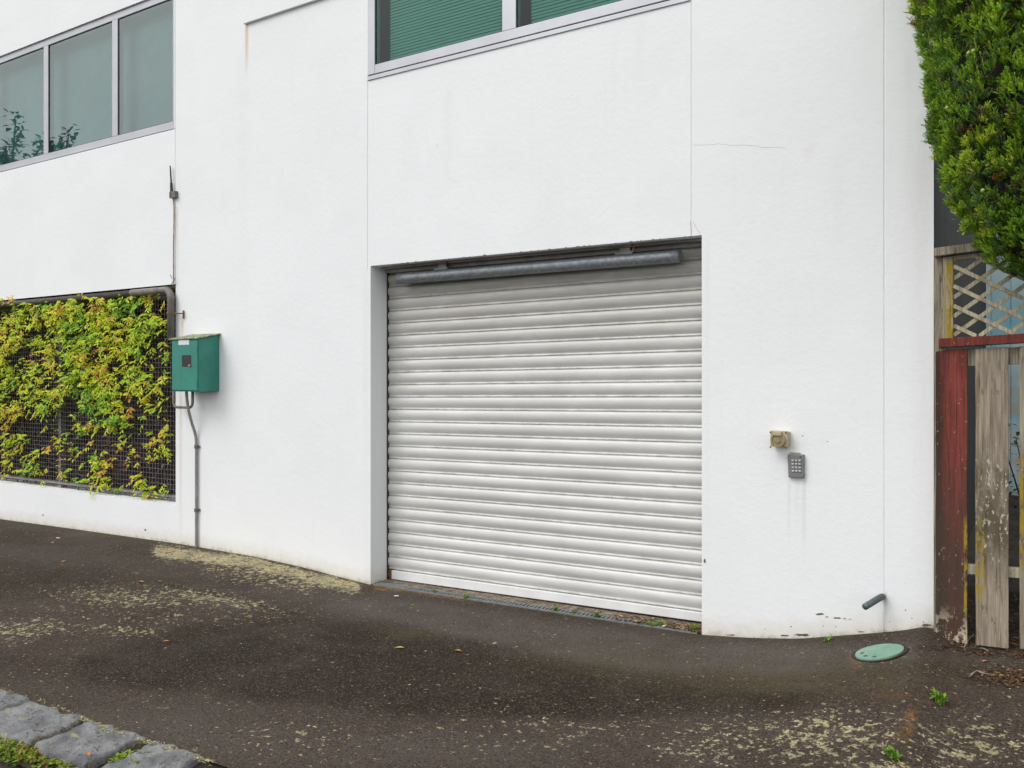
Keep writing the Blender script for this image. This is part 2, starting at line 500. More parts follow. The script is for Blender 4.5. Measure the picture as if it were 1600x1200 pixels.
def build_wall():
    rust, grime_shade = stains()
    xs = list(np.arange(WL, WR, .085)) + [WL, WR]
    zs = list(np.arange(-.5, WTOP, .085)) + [WTOP]
    holes = [(LWx0, LWx1, LWz0, LWz1), (VX0, VX1, VZ0, VZ1), (RWx0, RWx1, RWz0, RWz1), (DL, DR, -.5, DTOP)]
    must = []
    for h in holes:
        must += [h[0], h[1]]; zs = [z for z in zs if abs(z - h[2]) > .02 and abs(z - h[3]) > .02] + [h[2], h[3]]
    for j in JOINTS: must += [j[0] - .005, j[0] - .003, j[0] + .003, j[0] + .005]
    for s in rust + grime_shade:
        xc = X(s[0]); w = abs(X(s[0] + s[3]) - xc)
        for k in (-1.6, -.8, 0, .8, 1.6): must.append(xc + k * w)
    zs = uniq(zs)
    hx = [h[0] for h in holes] + [h[1] for h in holes] + [j[0] + d for j in JOINTS for d in (-.005, -.003, .003, .005)]
    soft = [x for x in must if all(abs(x - q) > .0025 for q in hx)]
    crit = uniq(hx, 1e-6)
    soft = [x for x in xs + soft if all(abs(x - q) > .0025 for q in crit)]
    xs = sorted(crit + uniq(soft, .003))
    xs = [x for x in xs if WL <= x <= WR + 1e-9]
    if abs(xs[-1] - WR) > 1e-6: xs.append(WR)
    nx, nz = len(xs), len(zs)
    m = MB(); idx = {}
    at = {'above': [], 'rust': [], 'grime_shade': []}
    rw = [(X(s[0]), abs(X(s[0] + s[3]) - X(s[0])), P(s[0], s[1]).z, P(s[0], s[2]).z, s[4]) for s in rust]
    gw = [(X(s[0]), abs(X(s[0] + s[3]) - X(s[0])), P(s[0], s[1]).z, P(s[0], s[2]).z, s[4]) for s in grime_shade]
    def ev(lst, x, z):
        r = 0
        for (xc, w, zt, zb, st) in lst:
            dx = abs(x - xc) / w
            if dx < 1.7 and zb - .05 < z < zt + .02:
                t = (zt - z) / max(zt - zb, 1e-3)
                r = max(r, st * max(0, 1 - dx * .62) * (1 - max(0, t) ** 1.3 * .85) if t >= -.2 else 0)
        return r
    for i, x in enumerate(xs):
        zg = float(zwall(x))
        for k, z in enumerate(zs):
            y = 0.0
            for j in JOINTS:
                if abs(x - j[0]) < .0041 and j[1] - .01 < z < j[2] + .01: y = .005
            idx[i, k] = len(m.v); m.v.append((x, y, z)); m.c.append((1, 1, 1))
            at['above'].append(z - zg)
            at['rust'].append(ev(rw, x, z)); at['grime_shade'].append(ev(gw, x, z))
    for i in range(nx - 1):
        for k in range(nz - 1):
            cx, cz = (xs[i] + xs[i + 1]) / 2, (zs[k] + zs[k + 1]) / 2
            if any(h[0] < cx < h[1] and h[2] < cz < h[3] for h in holes): continue
            m.f.append((idx[i, k], idx[i + 1, k], idx[i + 1, k + 1], idx[i, k + 1])); m.mi.append(0)
    # reveals
    def rev(h, d, bottom=True):
        x0, x1, z0, z1 = h
        q = [((x0, 0, z0), (x0, d, z0), (x0, d, z1), (x0, 0, z1)), ((x1, d, z0), (x1, 0, z0), (x1, 0, z1), (x1, d, z1)),
             ((x0, 0, z1), (x0, d, z1), (x1, d, z1), (x1, 0, z1))]
        if bottom: q.append(((x0, d, z0), (x0, 0, z0), (x1, 0, z0), (x1, d, z0)))
        for a in q:
            n = len(m.v); m.v += list(a); m.c += [(1, 1, 1)] * 4; m.f.append((n, n + 1, n + 2, n + 3)); m.mi.append(1)
            for p in a:
                at['above'].append(p[2] - float(zwall(p[0]))); at['rust'].append(0); at['grime_shade'].append(0)
    rev(holes[0], .12); rev(holes[1], .26); rev(holes[2], .12); rev(holes[3], .30, False)
    return m.build('wall', [M['wall'], M['wall']], BLD, attrs=at)
wall = build_wall()

# rest of the shell
m = MB()
D = 7.0
m.add([(WR, 0, -.5), (WR, D, -.5), (WR, D, WTOP), (WR, 0, WTOP)], [(0, 1, 2, 3)])
m.build('side_wall', M['side'], BLD)['label'] = 'dark wet-streaked concrete side wall'
m = MB()
m.add([(WL, 0, WTOP), (WR, 0, WTOP), (WR, D, WTOP), (WL, D, WTOP)], [(0, 1, 2, 3)])
m.add([(WL, D, -.5), (WR, D, -.5), (WR, D, WTOP), (WL, D, WTOP)], [(3, 2, 1, 0)])
m.add([(WL, 0, -.5), (WL, D, -.5), (WL, D, WTOP), (WL, 0, WTOP)], [(3, 2, 1, 0)])
m.build('roof', M['side'], BLD)
m = MB()
zf = (VZ1 + LWz0) / 2
m.box((WL + .05, .32, zf), (WR - .05, D - .05, zf + .2))
m.box((WL + .05, 3.0, -.45), (WR - .05, 3.1, zf - .001))
m.box((DL - .6, .34, -.45), (DL - .5, 3.0, zf - .001))
m.box((WL + .05, .34, -.46), (DL - .6, 3.0, -.3))
m.box((DL - 2.6, .9, -.3), (DL - 2.3, 1.2, zf - .002))
m.build('interior', M['interior'], BLD)
m = MB()
m.box((WL + .05, 3.4, zf + .201), (WR - .05, 3.5, WTOP - .05))
m.build('office_partition', M['office'], BLD)

# shallow overhanging panel beside the big window
m = MB()
z0 = P(444, 19).z
m.box((X(383.5), -.028, z0), (RWx0 - .012, -.001, WTOP - .002))
pn = m.build('raised_panel', M['wall'], BLD, bevel=.004)
pn.data.attributes.new('above', 'FLOAT', 'POINT').data.foreach_set('value', [5.0] * 8)

# cracks and chips in the render
def strip(m, pts, w, y=-.0008):
    for (a, b) in zip(pts[:-1], pts[1:]):
        d = (b - a); n = Vector((-d.z, 0, d.x)).normalized() * w
        q = [a - n, b - n, b + n, a + n]
        m.add([(p.x, y, p.z) for p in q], [(0, 1, 2, 3)])
def wig(px0, py0, px1, py1, n, amp):
    return [P(px0 + (px1 - px0) * i / n + random.uniform(-amp, amp) * .3, py0 + (py1 - py0) * i / n + random.uniform(-amp, amp)) for i in range(n + 1)]
m = MB()
def crackpart(*a):
    q = MB()
    for pts, w in a: strip(q, pts, w)
    q.build('crack', M['crack'], BLD)
crackpart((wig(1083, 228, 1130, 225, 6, 1.2) + wig(1134, 226, 1228, 232, 10, 1.5), .0007))
crackpart((wig(1079, 346, 1080, 367, 6, .6), .0012))
crackpart((wig(1083, 347, 1094, 366, 6, .8), .0010))
def blob(m, px, py, rx, ry, y=-.001, n=14):
    pts = []
    for i in range(n):
        a = -2 * math.pi * i / n
        k = random.uniform(.55, 1.15)
        pts.append(P(px + rx * k * math.cos(a), py + ry * k * math.sin(a)))
    m.add([(p.x, y, p.z) for p in pts], [tuple(range(n))])
m = MB()
for a in [(1281, 959.5, 7.5, 1.6), (1308, 965.5, 7.5, 1.7), (1292, 964, 3, 1), (1320, 966.5, 2.5, .8), (1328, 967.5, 3.4, .7), (1236, 979, 1.4, 1.2), (1286, 978, 1, 1), (1306, 979, 1, .9),
          (1415, 953, .9, 1.6), (1425, 966, 1.1, .8), (1443, 972, 1.4, 1.0), (1390, 971, 1, .6), (1195, 983, 1, .8), (67, 805, 1.3, 1.6), (227, 828, 1.6, 1.9), (683, 227, .7, .7),
          (1254, 681, 1.4, .9), (1293, 690, 1.2, .7), (1101, 876, 2.0, 4.0), (1143, 992, 8, 1.2), (1255, 992, 14, 2.4), (1225, 993, 9, 1.6), (1345, 987, 6, 1.2), (1448, 977, 8, 2.5)]:
    m = MB(); blob(m, *a); m.build('chip', M['chip'], BLD)
# ragged render along the door head
for px in list(np.arange(600, 1090, 9)):
    if random.random() < .55:
        py = 416.5 - (px - 578) * .0948
        m = MB(); blob(m, px + random.uniform(-4, 4), py - .2, random.uniform(1, 4), random.uniform(.5, 1.3)); m.build('chip', M['chip'], BLD)

# windows
def window(x0, x1, z0, z1, mull, yf, sill, jl, jr, rail, toprail, blinds):
    m = MB()
    yb = yf + .07
    bz = z0 + sill
    m.box((x0 + .001, yf, bz), (x0 + jl, yb, z1 - .001)); m.box((x1 - jr, yf, bz), (x1 - .001, yb, z1 - .001))
    m.box((x0 + jl, yf + .0015, bz), (x1 - jr, yb, bz + rail)); m.box((x0 + jl, yf + .0015, z1 - toprail), (x1 - jr, yb, z1 - .0015))
    for (a, b) in mull: m.box((a, yf + .0005, bz + rail), (b, yb, z1 - toprail))
    fr = m.build('window', M['alu'], BLD, bevel=.003)
    # sill piece below a dark joint
    if sill > .02:
        s = MB(); s.box((x0 + .002, yf - .004, z0 + .001), (x1 - .002, yb - .002, z0 + sill - .011)); s.build('sill', M['alu'], fr, bevel=.002)
    k = MB()
    k.box((x0 + .003, yf + .014, z0 + max(sill - .011, .0012)), (x1 - .003, yb - .004, bz - .0005))
    edges = [x0 + jl] + [q for a, b in mull for q in (a, b)] + [x1 - jr]
    for i in range(0, len(edges), 2):
        a, b = edges[i], edges[i + 1]; g = .006; c, d = bz + rail, z1 - toprail
        k.box((a, yf + .006, c), (a + g, yf + .02, d)); k.box((b - g, yf + .006, c), (b, yf + .02, d))
        k.box((a + g, yf + .006, c), (b - g, yf + .02, c + g)); k.box((a + g, yf + .006, d - g), (b - g, yf + .02, d))
    k.build('seal', M['seal'], fr)
    for i in range(0, len(edges), 2):
        a, b = edges[i], edges[i + 1]
        g = MB(); yy = yf + .013
        g.add([(a + .004, yy, bz + rail + .004), (b - .004, yy, bz + rail + .004), (b - .004, yy, z1 - toprail - .004), (a + .004, yy, z1 - toprail - .004)], [(0, 1, 2, 3)])
        g.build('pane', M['glass' if blinds == 'slats' else 'glass2'], fr)
        bl = MB()
        if blinds == 'slats':
            z = bz + rail - .02
            while z < z1 - .05:
                yy = yf + .14
                xa, xb = a + .055, b - .01
                n = 8
                pts0 = [(xa + (xb - xa) * t / n, yy, z + random.uniform(-.0012, .0012)) for t in range(n + 1)]
                for t in range(n):
                    p, q = pts0[t], pts0[t + 1]
                    bl.add([(p[0], yy - .004, p[2] - .0125), (q[0], yy - .004, q[2] - .0125), (q[0], yy - .0045, q[2] + .002), (p[0], yy - .0045, p[2] + .002), (q[0], yy + .005, q[2] + .0125), (p[0], yy + .005, p[2] + .0125)],
                           [(0, 1, 2, 3), (3, 2, 4, 5)])
                z += .0255
            bl.build('venetian_blind', M['blind'], fr)
        else:
            continue
    if blinds == 'drape':
        bl = MB(); yy = yf + .22
        bl.add([(x0 - .03, yy, bz - .03), (x1 + .02, yy, bz - .03), (x1 + .02, yy, z1 + .05), (x0 - .03, yy, z1 + .05)], [(0, 1, 2, 3)])
        bl.build('vertical_blind', M['drape'], fr)
    return fr
w = abs(X(785) - X(807))
rw = window(RWx0, RWx1, RWz0, RWz1, [(X(785), X(806.5))], -.006, .045, abs(X(586) - X(575)), .055, .075, .06, 'slats')
rw['label'] = 'tall two pane window with green venetian blinds'
pw = abs(X(181) - X(72)) + .0
mu = [(X(172.5), X(181)), (X(65.5), X(72.5))]
c = (X(172.5) + X(181)) / 2; stp = c - (X(65.5) + X(72.5)) / 2; hw = (X(181) - X(172.5)) / 2
for k in range(2, 6):
    q = c - stp * k
    if q - .3 > LWx0: mu.append((q - hw, q + hw))
mu.sort()
lw = window(LWx0, LWx1, LWz0, LWz1, mu, .018, .0, .07, abs(X(267.5) - X(272.5)), .085, .075, 'drape')
lw['label'] = 'long ribbon window reflecting grey sky'

# roller door
CY = TH
def build_door():
    x0, x1 = DL - .03, DR + .05
    pl, pr = (610.0, 1097.0)
    def zline(k):
        l = 468 + (889 - 468) / 22 * k; r = 429.3 + (955.5 - 429.3) / 22 * k
        a = P(pl, l, CY); b = P(pr, r, CY)
        return a, b
    def zat(k, x):
        a, b = zline(k); return a.z + (b.z - a.z) * (x - a.x) / (b.x - a.x)
    prof = [(0, .000, 0), (.015, .011, 0), (.06, .0195, 0), (.16, .0265, 0), (.30, .030, 0), (.45, .0285, 0), (.58, .023, 0), (.70, .0145, 0), (.79, .007, 0), (.835, .004, 0), (.86, .0075, 1), (.90, .0115, 1), (.955, .0115, 1), (.975, .0075, 1), (.985, .000, .3)]
    nc = 40
    cols = [x0 + (x1 - x0) * i / nc for i in range(nc + 1)]
    m = MB(); at = {'grime_shade': [], 'lip': []}
    rows = []
    for k in range(-5, 22):
        kk = random.uniform(-.0012, .0012)
        for (t, off, lip) in prof:
            row = []
            for x in cols:
                z = zat(k + t, x)
                dn = 1 + .10 * mnoise.noise((x * 2.5, k * 3.1, 0))
                # two small knocks low on the curtain
                for (dx, dk, rr) in ((X(981, CY), 20, .07), (X(977, CY), 21, .06), (X(1071, CY), 20, .06)):
                    if k == dk: dn *= 1 - .35 * math.exp(-((x - dx) / rr) ** 2)
                row.append(len(m.v)); m.v.append((x, CY - off * .74 * dn + kk, z)); m.c.append((1, 1, 1))
                g = max(0, 1 - (k + t + 3) / 9.5) if k + t > -3 else 1  # fades downward from the head, dirt and shade in one mask
                at['grime_shade'].append(min(1, g * 1.05 + .06 + (.25 if t < .02 else 0))); at['lip'].append(lip + (.15 if k < 8 else 0))
            rows.append(row)
    for a, b in zip(rows[:-1], rows[1:]):
        for i in range(nc):
            m.f.append((a[i], b[i], b[i + 1], a[i + 1])); m.mi.append(0)
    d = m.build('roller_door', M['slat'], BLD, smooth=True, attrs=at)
    # sharp edges where the slats hook together
    b = MB()
    def barpt(x, k): return zat(k, x)
    kb = 22 + (903.0 - 889) / 19.14
    for (xa, xb) in ((X(610, CY) + .035, x1),):
        lo = [(xa, CY - .03, barpt(xa, kb)), (xb, CY - .03, barpt(xb, 22 + 14.2 / 23.9)), (xb, CY + .02, barpt(xb, 22.7)), (xa, CY + .02, barpt(xa, kb))]
        hi = [(xa, CY - .03, barpt(xa, 22.02)), (xb, CY - .03, barpt(xb, 22.02)), (xb, CY + .02, barpt(xb, 22.02)), (xa, CY + .02, barpt(xa, 22.02))]
        b.hexa(lo, hi)
    b.build('bottom_rail', M['bottombar'], d, bevel=.004)
    b = MB()
    xa, xb = x0, X(610, CY) + .034
    b.hexa([(xa, CY - .02, barpt(xa, 22.62)), (xb, CY - .02, barpt(xb, 22.62)), (xb, CY + .02, barpt(xb, 22.62)), (xa, CY + .02, barpt(xa, 22.62))],
           [(xa, CY - .02, barpt(xa, 22.02)), (xb, CY - .02, barpt(xb, 22.02)), (xb, CY + .02, barpt(xb, 22.02)), (xa, CY + .02, barpt(xa, 22.02))])
    b.box((xb - .014, CY - .034, barpt(xb, 22.2)), (xb + .006, CY - .021, barpt(xb, 22.75)))
    b.build('locking_lug', M['rusty'], d)
    b = MB()
    b.box((x0, CY - .004, -.25), (x1, CY + .02, barpt(x0, 22.4)))
    b.box((x0, CY + .04, -.3), (x1, CY + .06, DTOP + .4))
    b.build('dark_gap_seal', M['seal'], d)  # dark strip drawn as the shade in the gap below; dark sheet behind
    b = MB()
    b.box((DL + .0008, CY - .034, gz(DL, 0)), (DL + .0055, CY - .006, DTOP)); b.build('guide_rail', M['seal'], d); b = MB(); b.box((DR - .06, CY - .046, gz(DR, 0)), (DR - .001, CY - .034, DTOP))
    b.build('guide_rail', M['seal'], d)
    b = MB()
    b.box((DL + .03, .10, DTOP - .018), (DR - .02, .135, DTOP - .001)); b.build('head_trim', M['steel'], d); b = MB(); b.box((DL + .015, .165, DTOP - .045), (DR - .004, .175, DTOP - .001))
    b.build('head_trim', M['steel'], d)
build_door()

# ------------------------------------------------------------------ height bar in front of the door
yb = .125
a = P(622, 435.5, yb); b = P(1063, 400, yb); b.z = a.z = (a.z + b.z) / 2
hb = empty('height_bar', (a + b) / 2, 'galvanised steel pipe hung across the top of the roller door', 'bar')
m = MB(); n = 24
pts = [a + (b - a) * (i / 30) for i in range(31)]
m.tube(pts, .046, n)
m.build('pipe', M['galv'], hb, smooth=False)
for f in bpy.data.objects['pipe'].data.polygons: f.use_smooth = len(f.vertices) == 4
for (pc, hook) in ((690, 0), (975, 1)):
    q = P(pc, 420, yb)
    m = MB()
    m.box((q.x - .065, yb - .012, a.z + .043), (q.x + .065, yb + .012, a.z + .062))
    m.box((q.x - .03, yb - .008, a.z + .062), (q.x + .05, yb + .008, DTOP - .0015))
    m.box((q.x - .10, yb - .05, DTOP - .012), (q.x + .08, yb - .009, DTOP - .002))
    if hook:
        m.tube([(q.x + .07, yb - .02, a.z + .05), (q.x + .085, yb - .02, a.z + .075), (q.x + .08, yb - .02, a.z + .105)], .006, 6)
    m.build('bracket', M['steel'], hb)

# ------------------------------------------------------------------ ground
def build_pavement():
    x0, x1 = -16.0, 3.6
    nx, ny = 620, 190
    xs = np.linspace(x0, x1, nx + 1)
    v = np.linspace(0, 1, ny + 1) ** 1.0
    Xg, V = np.meshgrid(xs, v)
    yk = K0.y + KB * (Xg - K0.x)
    Yg = .02 + V * (yk - .02)
    Zg = ground_np(Xg, np.minimum(Yg, 0))
    # pixel coordinates, to lay the growth where it is in the photograph
    dx = Xg - CAM.x; dy = Yg - CAM.y; dz = Zg - CAM.z
    Zc = dx * FW.x + dy * FW.y
    Zs = np.where(Zc > .3, Zc, .3)
    PX = CX + F * (dx * RT.x + dy * RT.y) / Zs
    PY = HY - F * dz / Zs
    def gauss(cx, cy, sx, sy, rot=0):
        c, s = math.cos(rot), math.sin(rot)
        u = (PX - cx) * c + (PY - cy) * s; w = -(PX - cx) * s + (PY - cy) * c
        return np.exp(-(u / sx) ** 2 - (w / sy) ** 2)
    def seg(ax, ay, bx, by, wd):
        tx, ty = bx - ax, by - ay; L = tx * tx + ty * ty
        t = np.clip(((PX - ax) * tx + (PY - ay) * ty) / L, 0, 1)
        return np.exp(-(((PX - ax - t * tx) ** 2 + (PY - ay - t * ty) ** 2) / wd ** 2))
    def poly(pts, soft):
        n = len(pts); ins = np.zeros(PX.shape, bool); dist = np.full(PX.shape, 1e9)
        for i in range(n):
            (ax_, ay_), (bx_, by_) = pts[i], pts[(i + 1) % n]
            c_ = ((ay_ > PY) != (by_ > PY)) & (PX < (bx_ - ax_) * (PY - ay_) / ((by_ - ay_) or 1e-6) + ax_)
            ins ^= c_
            tx, ty = bx_ - ax_, by_ - ay_; t = np.clip(((PX - ax_) * tx + (PY - ay_) * ty) / (tx * tx + ty * ty), 0, 1)
            dist = np.minimum(dist, np.hypot(PX - ax_ - t * tx, (PY - ay_ - t * ty) * 2.2))
        sd_ = np.where(ins, dist, -dist)
        t = np.clip(sd_ / soft * .5 + .5, 0, 1)
        return t * t * (3 - 2 * t)
    li = .16 + 0 * PX
    li = np.maximum(li, .38 * gauss(250, 965, 330, 60, .1)); li = np.maximum(li, .36 * gauss(900, 1130, 420, 60))
    li = np.maximum(li, 1.05 * seg(250, 862, 400, 880, 13)); li = np.maximum(li, 1.0 * seg(400, 882, 555, 918, 14))
    li = np.maximum(li, .62 * seg(330, 885, 480, 915, 22))
    li = np.maximum(li, .60 * gauss(215, 935, 190, 26, .05)); li = np.maximum(li, .74 * gauss(330, 935, 130, 14, .18))
    li = np.maximum(li, .66 * gauss(30, 985, 120, 24, -.1)); li = np.maximum(li, .60 * gauss(180, 985, 130, 18, .05))
    li = np.maximum(li, .45 * gauss(420, 965, 120, 22, .1))
    li = np.maximum(li, .66 * gauss(1290, 1150, 220, 62)); li = np.maximum(li, .62 * gauss(1520, 1165, 180, 52)); li = np.maximum(li, .6 * gauss(1130, 1160, 130, 50))
    li = np.maximum(li, .70 * gauss(1380, 1198, 180, 16)); li = np.maximum(li, .40 * gauss(1150, 1085, 140, 20))
    li = np.maximum(li, .40 * gauss(450, 1155, 160, 45)); li = np.maximum(li, .34 * gauss(800, 1100, 260, 70)); li = np.maximum(li, .32 * gauss(760, 1030, 130, 18))
    li = np.maximum(li, .95 * seg(125, 1122, 165, 1140, 7)); li = np.maximum(li, .85 * seg(165, 1142, 330, 1192, 9))
    dusky = 1.0 * gauss(560, 1045, 330, 55, .05)  # darker brown areas and seam of the asphalt
    dusky = np.maximum(dusky, .95 * gauss(700, 1000, 240, 16, .10)); dusky = np.maximum(dusky, .8 * gauss(950, 1060, 260, 40, .12)); dusky = np.maximum(dusky, .55 * gauss(120, 900, 200, 26, .05))
    dusky = np.maximum(dusky, .7 * gauss(470, 985, 110, 22, .1)); dusky = np.maximum(dusky, .75 * gauss(250, 1065, 260, 25, .08)); dusky = np.maximum(dusky, .6 * gauss(1350, 1090, 200, 22)); dusky = np.maximum(dusky, .5 * gauss(1330, 1050, 240, 16))
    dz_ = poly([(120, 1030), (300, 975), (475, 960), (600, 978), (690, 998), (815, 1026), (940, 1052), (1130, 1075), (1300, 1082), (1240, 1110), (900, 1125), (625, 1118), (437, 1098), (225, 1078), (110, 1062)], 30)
    dusky = np.maximum(dusky * .8, dz_)
    dusky = np.maximum(dusky, .7 * poly([(-200, 855), (60, 862), (140, 868), (200, 900), (90, 930), (-200, 960)], 26))
    dusky = np.maximum(dusky, .9 * seg(231, 908, 350, 932, 4)); dusky = np.maximum(dusky, .9 * seg(350, 932, 470, 962, 4))
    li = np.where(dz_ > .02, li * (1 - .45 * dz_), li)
    pale = .65 * gauss(850, 1000, 260, 20, .16) ; pale = np.maximum(pale, .55 * gauss(330, 1150, 260, 40, .1)); pale = np.maximum(pale, .6 * gauss(60, 870, 140, 14, .1)); pale = np.maximum(pale, .95 * poly([(500, 945), (600, 930), (850, 968), (1090, 1002), (1300, 1010), (1420, 1004), (1440, 1030), (1250, 1055), (1000, 1050), (815, 1018), (690, 990), (600, 968)], 26) * (1 - dz_)); pale = np.maximum(pale, .7 * gauss(1250, 1030, 230, 15, -.02))
    pale = np.maximum(pale, .6 * gauss(620, 955, 120, 15, .2)); pale = np.maximum(pale, .5 * gauss(1560, 1030, 90, 10)); pale = np.maximum(pale, .5 * gauss(700, 1170, 250, 30))
    orange = np.maximum(1.0 * seg(1424, 1108, 1409, 1152, 5), .5 * seg(1335, 1030, 1340, 1034, 6)); orange = np.maximum(orange, .10 * seg(1370, 1085, 1480, 1092, 8))
    orange = np.maximum(orange, .7 * seg(586, 918, 640, 922, 3)); orange = np.maximum(orange, .5 * seg(640, 923, 740, 940, 2.5))
    mossy = np.maximum(.8 * seg(1408, 1152, 1398, 1200, 6), .5 * gauss(1250, 1060, 250, 30)); mossy = np.maximum(mossy, .9 * seg(0, 1082, 330, 1196, 7)); mossy = np.maximum(mossy, .5 * gauss(640, 990, 40, 8)); mossy = np.maximum(mossy, .35 * gauss(960, 1035, 150, 25))
    wallband = np.exp(-((Yg) / .035) ** 2)
    mossy = np.maximum(mossy, .8 * wallband)
    # fine surface lumps
    lum = np.zeros_like(Zg)
    for k in range(5):
        fx, fy, ph = rng.uniform(5, 16), rng.uniform(5, 16), rng.uniform(0, 6)
        lum += .0011 * np.sin(Xg * fx + Yg * fy * (1 if k % 2 else -1) + ph)
    Zg = Zg + lum * np.clip(-Yg * 4, 0, 1)
    # the soft ridge of an old patch, left of the door
    m = MB()
    m.v = list(zip(Xg.ravel().tolist(), Yg.ravel().tolist(), Zg.ravel().tolist())); m.c = [(1, 1, 1)] * len(m.v)
    W = nx + 1
    for j in range(ny):
        for i in range(nx):
            a = j * W + i
            m.f.append((a, a + W, a + W + 1, a + 1))
    m.mi = [0] * len(m.f)
    vis = (Zc > .3)
    at = {k: np.where(vis, q, 0).ravel() for k, q in dict(lichen=li, dusky=dusky, pale=pale, orange=orange, mossy=mossy).items()}
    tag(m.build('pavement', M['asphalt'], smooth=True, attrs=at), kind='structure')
build_pavement()

m = MB()
e = Vector((1, KB, 0)).normalized(); nrm = Vector((e.y, -e.x, 0))   # towards the road
KW = .30
def kpt(s, t, z): 
    q = Vector((K0.x, K0.y, 0)) + e * s + nrm * t; q.z = z; return q
m.add([kpt(-40, .02, -.115), kpt(40, .02, -.115), kpt(40, 9, -.02), kpt(-40, 9, -.02)], [(3, 2, 1, 0)])
tag(m.build('road', M['road']), kind='structure')
m = MB()
m.add([(-400, -400, -.30), (400, -400, -.30), (400, 400, -.30), (-400, 400, -.30)], [(0, 1, 2, 3)])
tag(m.build('terrain', M['terrain']), kind='structure')
# gutter soil
m = MB()
for i in range(60):
    for j in range(8):
        q = []
        for (a, b) in ((i, j), (i, j + 1), (i + 1, j + 1), (i + 1, j)):
            s = -4 + a * .12; t = .05 + b * .06
            q.append(kpt(s, t, -.095 + .02 * mnoise.noise((s * 4, t * 5, 3)) - .015 * max(0, b - 5)))
        m.add(q, [(0, 1, 2, 3)])
tag(m.build('gutter_soil', M['soil'], smooth=True), kind='structure')
m = MB()
for i in range(40):
    for j in range(70):
        q = []
        for (a, b) in ((i, j), (i + 1, j), (i + 1, j + 1), (i, j + 1)):
            x = WR + .002 + a * .1; y = .0 + b * .1
            q.append((x, y, gz(x, 0) - .01 + .05 * mnoise.noise((x * 2, y * 2, 1)) * min(1, y)))
        m.add(q, [(0, 1, 2, 3)])
tag(m.build('soil', M['soil'], smooth=True), kind='structure')
# concrete threshold
m = MB()
n = 40
for i in range(n):
    xa = DL + (DR - DL) * i / n; xb = DL + (DR - DL) * (i + 1) / n
    for (ya, yb_) in ((.021, .13), (.13, .30)):
        m.add([(xa, ya, gz(xa, 0) + .002), (xb, ya, gz(xb, 0) + .002), (xb, yb_, gz(xb, 0) + .004), (xa, yb_, gz(xa, 0) + .004)], [(0, 1, 2, 3)])
tag(m.build('threshold', M['concrete']), kind='structure')

# drain grate
gx0, gx1 = DL + .03, DR - .03
dg = empty('drain_grate', ((gx0 + gx1) / 2, .06, gz((gx0 + gx1) / 2, 0)), 'long narrow galvanised drain grate along the foot of the roller door', 'drain')
def gl(x): return gz(x, 0) + .006
n = 30
for (ya, yb_) in ((-.006, .008), (.072, .082)):
    m = MB()
    for i in range(n):
        xa = gx0 + (gx1 - gx0) * i / n; xb = gx0 + (gx1 - gx0) * (i + 1) / n
        m.hexa([(xa, ya, gl(xa) - .03), (xb, ya, gl(xb) - .03), (xb, yb_, gl(xb) - .03), (xa, yb_, gl(xa) - .03)], [(xa, ya, gl(xa) + .004), (xb, ya, gl(xb) + .004), (xb, yb_, gl(xb) + .004), (xa, yb_, gl(xa) + .004)])
    m.build('edge_rail', M['galv'], dg)
m = MB()
x = gx0 + .34
while x < gx1 - .02:
    zz = gl(x)
    m.box((x, .008, zz - .006), (x + .014, .072, zz + .003))
    x += .033
m.box((gx0, .0085, gl(gx0) - .004), (gx0 + .32, .0715, gl(gx0) + .002))
m.build('bars', M['galv'], dg)
m = MB()
for i in range(n):
    xa = gx0 + (gx1 - gx0) * i / n; xb = gx0 + (gx1 - gx0) * (i + 1) / n
    m.add([(xa, .008, gl(xa) - .0035), (xb, .008, gl(xb) - .0035), (xb, .072, gl(xb) - .0035), (xa, .072, gl(xa) - .0035)], [(0, 1, 2, 3)])
m.build('channel', M['black'], dg)

# manhole lid
c = G(1374, 1022); rl = .122
def mat_lid():
    t = NT('faded_green_lid')
    n = t.noise(9, 6, .65)
    col = t.mix(t.ss(n, .3, .7), (.14, .27, .20), (.21, .36, .275))
    col = t.mix(t.ss(t.noise(30, 5, .7), .6, .75, 0, .5), col, (.09, .13, .09))
    return t.done(t.bsdf(col, .65, t.bump(t.noise(25, 4, .6), .15, .004)))
M['lid'] = mat_lid()
sx = (gz(c.x + .1, c.y) - gz(c.x - .1, c.y)) / .2; sy = (gz(c.x, c.y + .1) - gz(c.x, c.y - .1)) / .2
def on(x, y, h): return (c.x + x, c.y + y, c.z + sx * x + sy * y + h)
lid = empty('access_cover', c, 'round pale green access cover set in the asphalt', 'cover')
m = MB(); N = 48
vs = []
for rr, h in ((0, .019), (rl * .4, .019), (rl * .8, .0185), (rl * .985, .018), (rl, .015), (rl, -.03)):
    for k in range(N):
        aa = 2 * math.pi * k / N; vs.append(on(rr * math.cos(aa), rr * math.sin(aa), h))
fs = []
for i in range(5):
    for k in range(N): fs.append((i * N + k, (i + 1) * N + k, (i + 1) * N + (k + 1) % N, i * N + (k + 1) % N))
m.add(vs, fs); m.build('plate', M['lid'], lid)
for k, (hx, hy) in enumerate(((1347, 1025.5), (1352, 1030), (1366, 1031.5))):
    g = G(hx, hy); q = (g.x - c.x, g.y - c.y)
    m = MB(); vs = [on(q[0], q[1],  .0205)] + [on(q[0] + .011 * math.cos(t_ * math.pi / 5), q[1] + .011 * math.sin(t_ * math.pi / 5),  .0205) for t_ in range(10)]
    m.add(vs, [(0, 1 + i, 1 + (i + 1) % 10) for i in range(10)])
    m.build('key_hole', M['black'], lid)
m = MB()
vs = []
